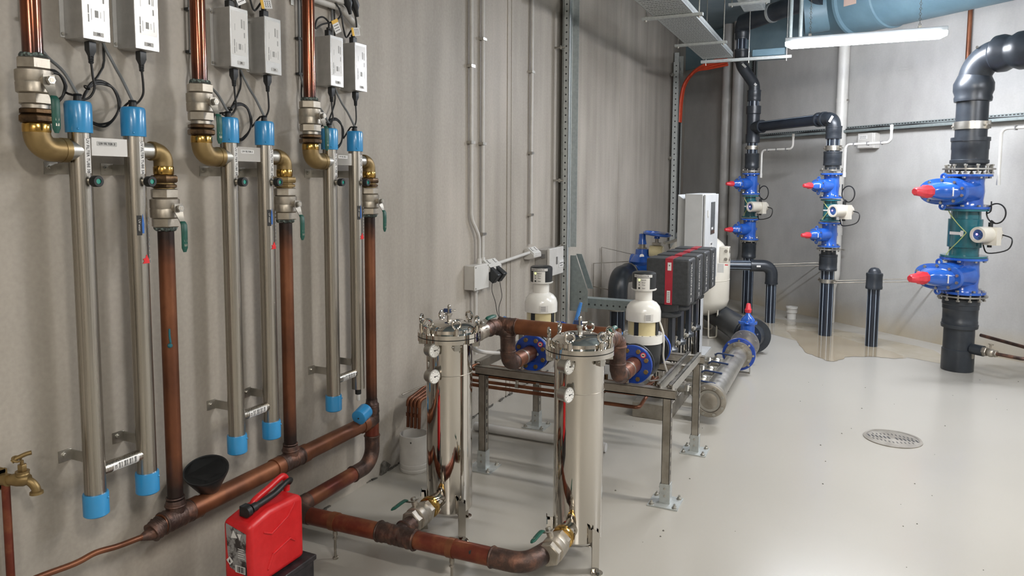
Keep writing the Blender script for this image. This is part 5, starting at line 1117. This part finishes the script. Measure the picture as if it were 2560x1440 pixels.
# stack 1 (far left)
t = T('black_pipe_riser', 'black riser of the leftmost valve stack, rising in an offset to the ceiling', 'pipe', S1)
striped_pipe(t, S1, S1+Z*.70, .064, 4, ph=.25); coupling(t, S1, .69, .876, .083, .064)
many('pipe', [MB().cyl(S1+Z*.87, S1+Z*.915, .07, n=32), MB().cyl(S1+Z*1.75, S1+Z*1.80, .07, n=32)], 'pe_black', t)
ring_flange(t, S1+Z*.905, Z, .118); ring_flange(t, S1+Z*1.755, Z, .118)
coupling(t, S1, 1.79, 1.97, .083, .064); striped_pipe(t, S1+Z*1.96, S1+Z*2.13, .062, 4, ph=.25); clamp(t, S1, 2.04, .066, .045); clamp(t, S1, .585, .066, .04)
build('tee_fitting', MB().lathe(S1+Z*2.10, Z, [(0, .07), (0, .083), (.10, .083), (.11, .076), (.34, .076), (.35, .086), (.44, .086), (.44, .06)], 32).cyl(S1+Z*2.285, S1+Z*2.285-hd*.16, .07, n=28).ring(S1+Z*2.285-hd*.12, S1+Z*2.285-hd*.18, .05, .078), 'pe_black', t, 'black tee fitting')
striped_pipe(t, S1+Z*2.53, S1+Z*2.64, .062, 4, ph=.2); coupling(t, S1, 2.60, 2.73, .078, .06)
q1 = S1+V((-.145, -.15, 0)); 
build('offset_bend', MB().tube(fillet([S1+Z*2.70, S1+Z*2.80, q1+Z*3.02, q1+Z*3.12], .12, 6), .066, 28), 'pe_black', t, 'black diagonal offset')
build('fitting_label', MB().ob(S1+V((.01, -.07, 2.80)), (V((1, 0, -1)), V((1, 0, 1)), Y), (.030, .012, .004)), 'sticker', t); build('fitting_label', MB().ob(q1+V((.045, -.065, 3.0)), (V((1, 0, -1)), V((1, 0, 1)), Y), (.030, .012, .004)), 'sticker', t)
coupling(t, q1, 3.05, 3.20, .078, .06); striped_pipe(t, q1+Z*3.19, q1+Z*3.36, .062, 4, ph=.25); coupling(t, q1, 3.32, 3.43, .080, .06)
build('ceiling_bend', MB().tube(fillet([q1+Z*3.40, q1+Z*3.52, q1+Z*3.52+V((.35, -.30, 0))], .08, 8), .088, 28), 'pe_black', t)
# stack 3 (big, right)
t = T('black_pipe_riser', 'thick black riser of the big right-hand valve stack with elbow at the top', 'pipe', S3)
many('pipe', [MB().cyl(S3, S3+Z*.40, .118, n=44), MB().cyl(S3+Z*.60, S3+Z*.68, .118, n=40)], 'pe_black', t)
build('lower_sleeve', MB().lathe((S3.x, S3.y, .002), Z, [(0, .122), (.005, .125), (.185, .125), (.19, .119)], 44), 'pe_black', t)
build('sleeve_clip', MB().ob(S3+WW*.128+Z*.17, (WW, NW, Z), (.006, .012, .045)), 'steel', t)
build('coupling', MB().lathe((S3.x, S3.y, .375), Z, [(0, .12), (0, .139), (.03, .142), (.035, .136), (.06, .136), (.065, .133), (.16, .134), (.165, .138), (.20, .138), (.205, .142), (.25, .142), (.25, .12)], 44), 'pe_black', t, 'black ribbed coupling')
build('coupling', MB().lathe((S3.x, S3.y, 1.765), Z, [(0, .12), (.01, .13), (.02, .145), (.045, .145), (.05, .136), (.13, .136), (.14, .140), (.20, .140), (.205, .146), (.235, .146), (.235, .12)], 44), 'pe_black', t, 'black ribbed coupling')
many('pipe', [MB().cyl(S3+Z*1.72, S3+Z*1.78, .118, n=40), MB().cyl(S3+Z*1.99, S3+Z*2.33, .119, n=44)], 'pe_black', t)
clamp(t, S3, 2.10, .121, .065)
ring_flange(t, S3+Z*.655, Z, .195, nb=12); ring_flange(t, S3+Z*1.735, Z, .195, nb=12)
e3 = S3+Z*2.665; 
build('elbow', MB().tube(fillet([S3+Z*2.40, S3+Z*2.665, e3+WW*.26], .20, 14), .121, 44).lathe((S3.x, S3.y, 2.30), Z, [(0, .12), (.0, .138), (.03, .142), (.05, .136), (.09, .150), (.15, .150), (.20, .128), (.22, .12)], 44).lathe(e3+WW*.16, WW, [(0, .12), (.03, .148), (.08, .150), (.13, .130), (.16, .132), (.20, .150), (.26, .150), (.30, .135), (.36, .128)], 44), 'pe_black', t, 'massive black elbow')
build('indicator_plug', MB().cyl(e3+V((-.01, -.125, .06)), e3+V((-.01, -.14, .065)), .010), 'crumb', t)
build('pipe', MB().cyl(e3+WW*.48, e3+WW*2.6, .119, n=44), 'pe_black', t)
build('pipe_clamp', MB().ring(e3+WW*.56, e3+WW*.62, .119, .128, 40), 'galvanised', t)
one('clamp_strut', MB().ob(e3+WW*.60+Z*(-.16), (WW, NW, Z), (.02, .02, .05)).ob(bw((e3-B0).dot(WW)+.60, .38, 2.49), (NW, WW, Z), (.40, .02, .02)), 'galvanised', 'galvanised strut carrying the big horizontal pipe at the right edge', 'bracket', e3+WW*.6)
# valves and meters
gate_valve(S3+Z*1.545, Z, NW, 'large blue gate valve with red cap, upper one of the big right stack', .112, .145, .66)
gate_valve(S3+Z*.83, Z, NW, 'large blue gate valve with red cap, lower one of the big right stack', .112, .155, .66)
flowmeter(S3, .987, 1.398, .112, 'teal flow meter with cream transmitter between the big right-hand valves', .25, .20, .068)
gate_valve(S2+Z*1.585, Z, NW, 'blue gate valve with red cap, upper one of the middle stack', .068, .130, .39)
gate_valve(S2+Z*1.075, Z, NW, 'blue gate valve with red cap, lower one of the middle stack', .068, .130, .39)
flowmeter(S2, 1.215, 1.445, .062, 'teal flow meter with cream transmitter in the middle stack', .25, .155, .066)
gate_valve(S1+Z*1.60, Z, NW, 'blue gate valve with red cap, upper one of the leftmost stack', .068, .130, .385)
gate_valve(S1+Z*1.045, Z, NW, 'blue gate valve with red cap, lower one of the leftmost stack', .068, .130, .385)
flowmeter(S1, 1.19, 1.46, .062, 'teal flow meter with cream transmitter in the leftmost stack', .25, .148, .064)
# capped stub
t = T('capped_pipe_stub', 'short black striped pipe stub with rounded cap standing in the puddle', 'pipe', S4)
striped_pipe(t, S4, S4+Z*.60, .057, 4, ph=.35, sw=.0026)
build('end_cap', MB().lathe((S4.x, S4.y, .575), Z, [(0, .058), (0, .076), (.02, .078), (.03, .075), (.12, .074), (.135, .077), (.155, .075), (.16, .060), (.185, .052), (.205, .035), (.213, 0)], 36), 'pe_black', t, 'black rounded cap')
# wall stay rods
for (p, zz, lb) in ((S1, .60, 'leftmost'), (S2, .585, 'middle')):
    s_ = (p-B0).dot(WW); q = bw(s_+.62, 0, zz+.07)
    t = T('stay_rod', f'pair of thin stay rods tying the {lb} stack to the back wall', 'rod', q, 'thin wall stays')
    build('rod', MB().cyl(p+WW*.09+Z*(zz+.01), q, .005, n=8), 'steel_dull', t); build('rod', MB().cyl(p+WW*.09+Z*(zz-.01)+NW*.02, q-Z*.02+WW*.12, .005, n=8), 'steel_dull', t)
    build('wall_anchor', MB().cyl(q-NW*.0, q+NW*.03, .014).cyl(q-Z*.02+WW*.12, q-Z*.02+WW*.12+NW*.03, .014), 'steel_dull', t)
# thin white conduits on stand-offs beside the stacks
def drop_conduit(P, lb):
    t = T('meter_conduit', lb, 'conduit', P[0], 'thin white conduits'); build('pipe', MB().bend(P, .012, .05, 12), 'pvc_white', t)
    many('end_bush', [MB().cyl(V(P[-1])-Z*.0, V(P[-1])+Z*.05, .015), MB().cyl(V(P[0]), V(P[0])-Z*.05, .015)], 'pvc_white', t)
    for f_ in (.2, .5, .8):
        q = V(P[1]).lerp(V(P[2]), f_); build('clip', MB().ob(q, (WW, NW, Z), (.005, .016, .018)), 'ink_grey', t)
    return t
for p, zz, r_, ln in ((S1, 2.0, .11, .46), (S2, 2.0, .11, .50)):
    s_ = (p-B0).dot(WW); a = p+WW*(r_+.02)-NW*.03; hz = zz+.005
    e_ = p+WW*(r_+.02+ln)-NW*.06
    drop_conduit([e_+Z*(hz+.17), e_+Z*hz, a+Z*hz, a+Z*(hz-.33)], f'thin white conduit bending down beside the {"leftmost" if p is S1 else "middle"} stack')
a = S3+WW*.235-NW*.03
drop_conduit([a+WW*.55+Z*1.95, a+WW*.55+Z*2.06, a+Z*2.06, a+Z*1.60], 'thin white conduit bending down beside the big right stack')
# white wall pipe behind the middle stack, with clips
wp = bw(2.93, .07)
t = T('white_wall_pipe', 'white plastic pipe down the back wall behind the middle stack', 'pipe', wp)
build('pipe', MB().bend([wp+Z*HC, wp+Z*.55, wp+Z*.40-WW*.05, wp-WW*.05+Z*.0], .060, .12, 28), 'pvc_white', t)
many('socket', [MB().ring(wp+Z*1.02, wp+Z*1.10, .058, .066), MB().ring(wp+Z*2.52, wp+Z*2.57, .058, .064)], 'pvc_white', t)
build('clip_screw', MB().hexa(wp+WW*.07+Z*2.545, wp+WW*.09+Z*2.545, .012).cyl(wp+WW*.07+Z*.86, wp+WW*.12+Z*.86, .010), 'steel', t)
# two grey pipes in the corner
for i, (s_, zb) in enumerate(((1.03, .0), (1.235, .42))):
    gp = bw(s_, .085)
    t = T('grey_drain_pipe', f'grey plastic drain pipe near the corner, {"left" if i == 0 else "right"} one of the two', 'pipe', gp, 'corner drain pipes')
    if i == 0: build('pipe', MB().cyl(gp, gp+Z*HC, .071, n=28), 'pvc_dark', t)
    else: build('pipe', MB().bend([gp+Z*HC, gp+Z*.62, gp-WW*.16+Z*.44, gp-WW*.16+Z*.0+NW*.0], .072, .10, 28), 'pvc_dark', t)
    build('socket', MB().lathe((gp.x, gp.y, .90), Z, [(0, .074), (0, .079), (.09, .079), (.09, .07)], 28), 'pvc_dark', t)
# cable tray along the back wall with black cables
t = T('wall_cable_tray', 'perforated cable tray with black cables running level along the back wall', 'cable tray', bw(3, .05, 2.2))
s0, s1_ = 1.42, 6.6
build('tray_channel', MB().ob(bw((s0+s1_)/2, .012, 2.215), (WW, NW, Z), ((s1_-s0)/2, .0015, .035)).ob(bw((s0+s1_)/2, .05, 2.182), (WW, NW, Z), ((s1_-s0)/2, .04, .0015)).ob(bw((s0+s1_)/2, .09, 2.196), (WW, NW, Z), ((s1_-s0)/2, .0015, .012)), 'galv_grey', t)
b = MB(); i = 0; s_ = s0+.03
while s_ < s1_: b.ob(bw(s_, .0145, 2.238), (WW, NW, Z), (.010, .0008, .005)); s_ += .034
build('punched_slot', b, 'ink', t, kind='stuff')
r = random.Random(5)
for q in range(3): build('cable', MB().tube(catmull([bw(s0+i*.2, .035+q*.014+r.uniform(-.008, .008), 2.190+q*.009+r.uniform(-.006, .010)) for i in range(26)], 4), .010, 8), 'black_cable', t)
t = T('vertical_cable_tray', 'narrow perforated tray beside the leftmost stack', 'cable tray', bw(1.43, .04, 2.0))
build('tray_channel', MB().ob(bw(1.45, .012, 2.75), (WW, NW, Z), (.055, .0015, .58)).ob(bw(1.395, .03, 2.75), (WW, NW, Z), (.0015, .02, .58)), 'galv_grey', t)
b = MB()
for i in range(38): b.ob(bw(1.42, .0145, 2.20+i*.03), (WW, NW, Z), (.007, .0008, .008))
build('punched_slot', b, 'ink', t, kind='stuff')
build('cable', MB().cyl(bw(1.47, .03, 2.2), bw(1.47, .03, 3.35), .022), 'black_cable', t)
# small wall box with label
t = T('wall_junction_box', 'pale grey labelled junction box on the back wall under the cable tray', 'electrical box', bw(3.25, 0, 2.07))
build('box_body', MB().ob(bw(3.285, .04, 2.075), (WW, NW, Z), (.105, .040, .083)), 'pvc_grey', t, bevel=.005)
build('lid', MB().ob(bw(3.275, .085, 2.078), (WW, NW, Z), (.095, .006, .080)), 'pvc_grey', t, bevel=.004)
lb = build('printed_tag', MB().ob(bw(3.25, .092, 2.115), (WW, NW, Z), (.055, .0015, .022)), 'sticker', t); text('FLOW METERS', .013, bw(3.25, .0942, 2.122), WW, Z, 'ink', lb); text('JUNCTION BOX', .011, bw(3.25, .0942, 2.106), WW, Z, 'ink', lb)
# small things at the back
bk = V((1.72, 9.10, 0))
t = T('white_pipe_stub', 'short white plastic pipe socket standing on the floor by the back wall', 'pipe stub', bk)
build('stub', MB().lathe(bk, Z, [(0, .052), (.075, .054), (.077, .062), (.125, .063), (.13, .067), (.145, .067), (.145, .055), (.05, .05), (.04, 0)], 32), 'pvc_white', t)
tp = bw(4.52, .02, .665)
t = T('wall_tap', 'small brass tap on the back wall behind the big stack', 'tap', tp)
build('tap_body', MB().cyl(tp, tp+NW*.10, .016).tube(catmull([tp+NW*.09, tp+NW*.13-Z*.01, tp+NW*.15-Z*.045], 4), .014, 12).cyl(tp+NW*.08, tp+NW*.08+Z*.06, .012).ob(tp+NW*.08+Z*.065, (WW, NW, Z), (.035, .006, .006)), 'brass', t)
b0 = S3+WW*.12+Z*.21; b1_ = b0+WW*.20+Z*.0
t = T('brass_branch', 'small black and bronze branch pipe off the foot of the big stack', 'pipe', b0)
build('black_stub', MB().cyl(b0, b0+WW*.10, .045), 'pe_black', t); build('valve_body', MB().hexa(b0+WW*.09, b0+WW*.13, .040).ball(b0+WW*.16, .036, 16).hexa(b0+WW*.185, b0+WW*.21, .030).cyl(b0+WW*.155, b0+WW*.155+Z*.075, .008).ob(b0+WW*.155+Z*.07, (WW, NW, Z), (.02, .006, .004)), 'nickel', t)
build('copper_tail', MB().bend([b0+WW*.20, b0+WW*.42+Z*.005, b0+WW*.42-NW*.32+Z*.02, b0-WW*.15-NW*.34+Z*.06], .015, .03, 12), 'copper_burnt', t)
one('copper_wall_pipe', MB().cyl(bw(4.33, .03, 2.4), bw(4.33, .03, 3.30), .020), 'copper', 'thin copper pipe running up the back wall behind the big elbow', 'pipe', bw(4.33, .03, 2.4))
# floor drain
t = T('floor_drain', 'round grated floor drain set in the open floor', 'drain', (2.585, 5.03, 0)); c = V((2.585, 5.03, 0))
build('frame_ring', MB().ring(c+Z*.0005, c+Z*.005, .150, .168, 48), 'steel_dull', t)
build('grate', MB().lathe(c+Z*.0005, Z, [(0, .149), (.0035, .149), (.004, .145), (.0041, 0)], 48), 'steel_dull', t)
b = MB()
for i in range(13):
    xx = -.135+i*.0225; h_ = .020
    if abs(i-6) > 0: b.ob(c+V((xx, 0, .0046)), (V((.9, .3, 0)), V((-.3, .9, 0)), Z), (.005, h_, .0004))
for i in range(11):
    xx = -.11+i*.022; b.ob(c+V((xx, .075-.3*abs(xx), .0046)), (V((.9, .3, 0)), V((-.3, .9, 0)), Z), (.003, .012, .0004)); b.ob(c+V((xx, -.08+.3*abs(xx), .0046)), (V((.9, .3, 0)), V((-.3, .9, 0)), Z), (.003, .012, .0004))
build('drain_slot', b, 'ink', t, kind='stuff')

# ================================================================ overhead
def tray(x0, x1, ya, yb, z, label, bars, side=.05):
    t = T('cable_tray', label, 'cable tray', ((x0+x1)/2, ya, z), 'overhead cable trays')
    build('tray_bed', MB().box(x0, x1, ya, yb, z, z+.002), 'galvanised', t)
    build('tray_side', MB().box(x0, x0+.002, ya, yb, z, z+side), 'galvanised', t); build('tray_side', MB().box(x1-.002, x1, ya, yb, z, z+side).box(x1-.012, x1, ya, yb, z+side, z+side+.002), 'galvanised', t)
    b = MB(); y = ya+.05; k = 0
    while y < yb:
        n_ = 9 if k % 2 else 13
        for i in range(n_):
            xx = x0+.03+(x1-x0-.06)*i/(n_-1); w_ = .012 if k % 2 else .006
            b.add([(xx-w_, y-.004, z-.0008), (xx-w_, y+.004, z-.0008), (xx+w_, y+.004, z-.0008), (xx+w_, y-.004, z-.0008)], [(0, 1, 2, 3)])
        y += .055; k += 1
    yy = ya+.03
    while yy < yb: b.add([(x1+.0008, yy, z+.015), (x1+.0008, yy+.012, z+.015), (x1+.0008, yy+.012, z+.032), (x1+.0008, yy, z+.032)], [(0, 1, 2, 3)]); yy += .05
    build('punched_slot', b, 'ink', t, 'rows of punched slots', kind='stuff')
    for by in bars:
        h = build('hanger_bar', MB().box(x0-.09, x1+.08, by-.02, by+.02, z-.025, z-.002), 'galvanised', t)
        for xx in (x0-.06, x1+.05): build('threaded_rod', MB().cyl((xx, by, z-.04), (xx, by, HC), .005, n=8).hexa((xx, by, z-.035), (xx, by, z-.025), .011), 'steel', h)
    return t
tray(.80, 1.11, 3.2, 8.0, 2.925, 'perforated cable tray hanging nearer the left wall', (5.81, 7.03), .055)
tray(1.26, 1.46, 4.0, 7.6, 3.30, 'dark cable tray hanging beside the black ceiling pipe', (6.25, 7.2), .05)
t = T('hanging_strut', 'level strut hanging on rods in front of the back wall top', 'strut', (1.2, 8.0, 2.9))
build('strut', MB().box(.78, 1.69, 7.98, 8.02, 2.885, 2.915), 'galvanised', t)
for xx in (.83, 1.27, 1.64): build('threaded_rod', MB().cyl((xx, 8.0, 2.86), (xx, 8.0, HC), .005, n=8), 'steel', t)
t = T('blue_duct_box', 'pale blue rectangular duct section resting on the hanging strut', 'duct', (1.66, 8.1, 2.95))
build('duct_body', MB().box(1.30, 1.62, 8.03, 8.35, 2.93, 3.00), 'blue_duct', t, bevel=.004)
# round blue duct
a = bw(3.35, .42, 3.50); d_ = WW
t = T('round_duct', 'large blue-grey round duct under the ceiling by the back wall', 'duct', a)
build('duct_shell', MB().lathe(a, d_, [(-.25, .02), (-.24, .28), (0, .34), (.02, .36), (.05, .36), (.06, .33), (.40, .33), (.41, .345), (.44, .345), (.45, .33), (3.6, .33)], 48), 'blue_duct', t)
build('tape_patch', MB().ob(a+d_*.22+NW*.325+Z*(-.06), (d_, Z, NW), (.07, .05, .006)), 'tape', t)
a2 = V((2.0, 8.4, 3.45)); build('duct_branch', MB().cyl((1.75, 8.55, 3.45), a-d_*.1, .24, n=36), 'blue_duct', t)
for i, (xx, yy) in enumerate(((1.70, 8.1), (1.79, 8.1))):
    one('ceiling_conduit', MB().cyl((xx, yy-.5, 2.98), (xx, yy-.5, HC), .018), 'galv_grey', f'vertical blue-grey conduit under the ceiling, {"left" if i == 0 else "right"} one of the pair', 'conduit', (xx, yy-.5, 3.0), 'ceiling conduits')
t = T('ceiling_pipe', 'thick dark pipe under the ceiling above the leftmost stack', 'pipe', (1.5, 8, 3.5))
build('pipe', MB().cyl((1.06, 9.08, 3.50), (1.95, 8.33, 3.56), .10, n=32), 'pe_black', t)
build('pipe_clip', MB().ring((1.40, 8.79, 3.523), (1.425, 8.77, 3.524), .10, .108, 32), 'galvanised', t)
# far perforated post and ladder in the corner with orange cables
t = perforated('perforated_post', 'far perforated galvanised post near the corner of the left wall', 'post', .04, .12, 10.0, 10.05, .8, 3.25, .075, .010)
for zz in (3.08, 1.95): build('wall_bolt', MB().cyl((0, 9.98, zz), (.06, 9.98, zz), .012).hexa((0.02, 9.98, zz), (.04, 9.98, zz), .025), 'steel', t)
t = T('cable_ladder', 'vertical cable ladder in the corner with an orange cable bundle', 'cable tray', (.1, 10.4, 1))
for yy in (10.15, 10.45): build('ladder_rail', MB().box(.02, .08, yy, yy+.025, .7, 3.4), 'galvanised', t)
for i in range(9): build('rung', MB().box(.03, .05, 10.17, 10.46, .8+i*.3, .83+i*.3), 'galv_grey', t)
build('back_cable', MB().box(.052, .075, 10.22, 10.40, .9, 2.6), 'black_cable', t)
for i in range(4):
    o_ = i*.035
    one('orange_cable', MB().tube(catmull([(.10, 10.16+o_, 2.45), (.11, 10.17+o_, 2.75), (.16, 10.17+o_*.8, 2.98), (.30, 10.15+o_*.6, 3.14), (.50, 10.05+o_, 3.22-.02*i), (.75, 9.95+o_, 3.27-.03*i)], 6), .018, 10), 'orange_cable', f'orange cable curving from the corner ladder to the tray, {ordn[i]} of four', 'cable', (.1, 10.2, 2.4), 'orange cables')
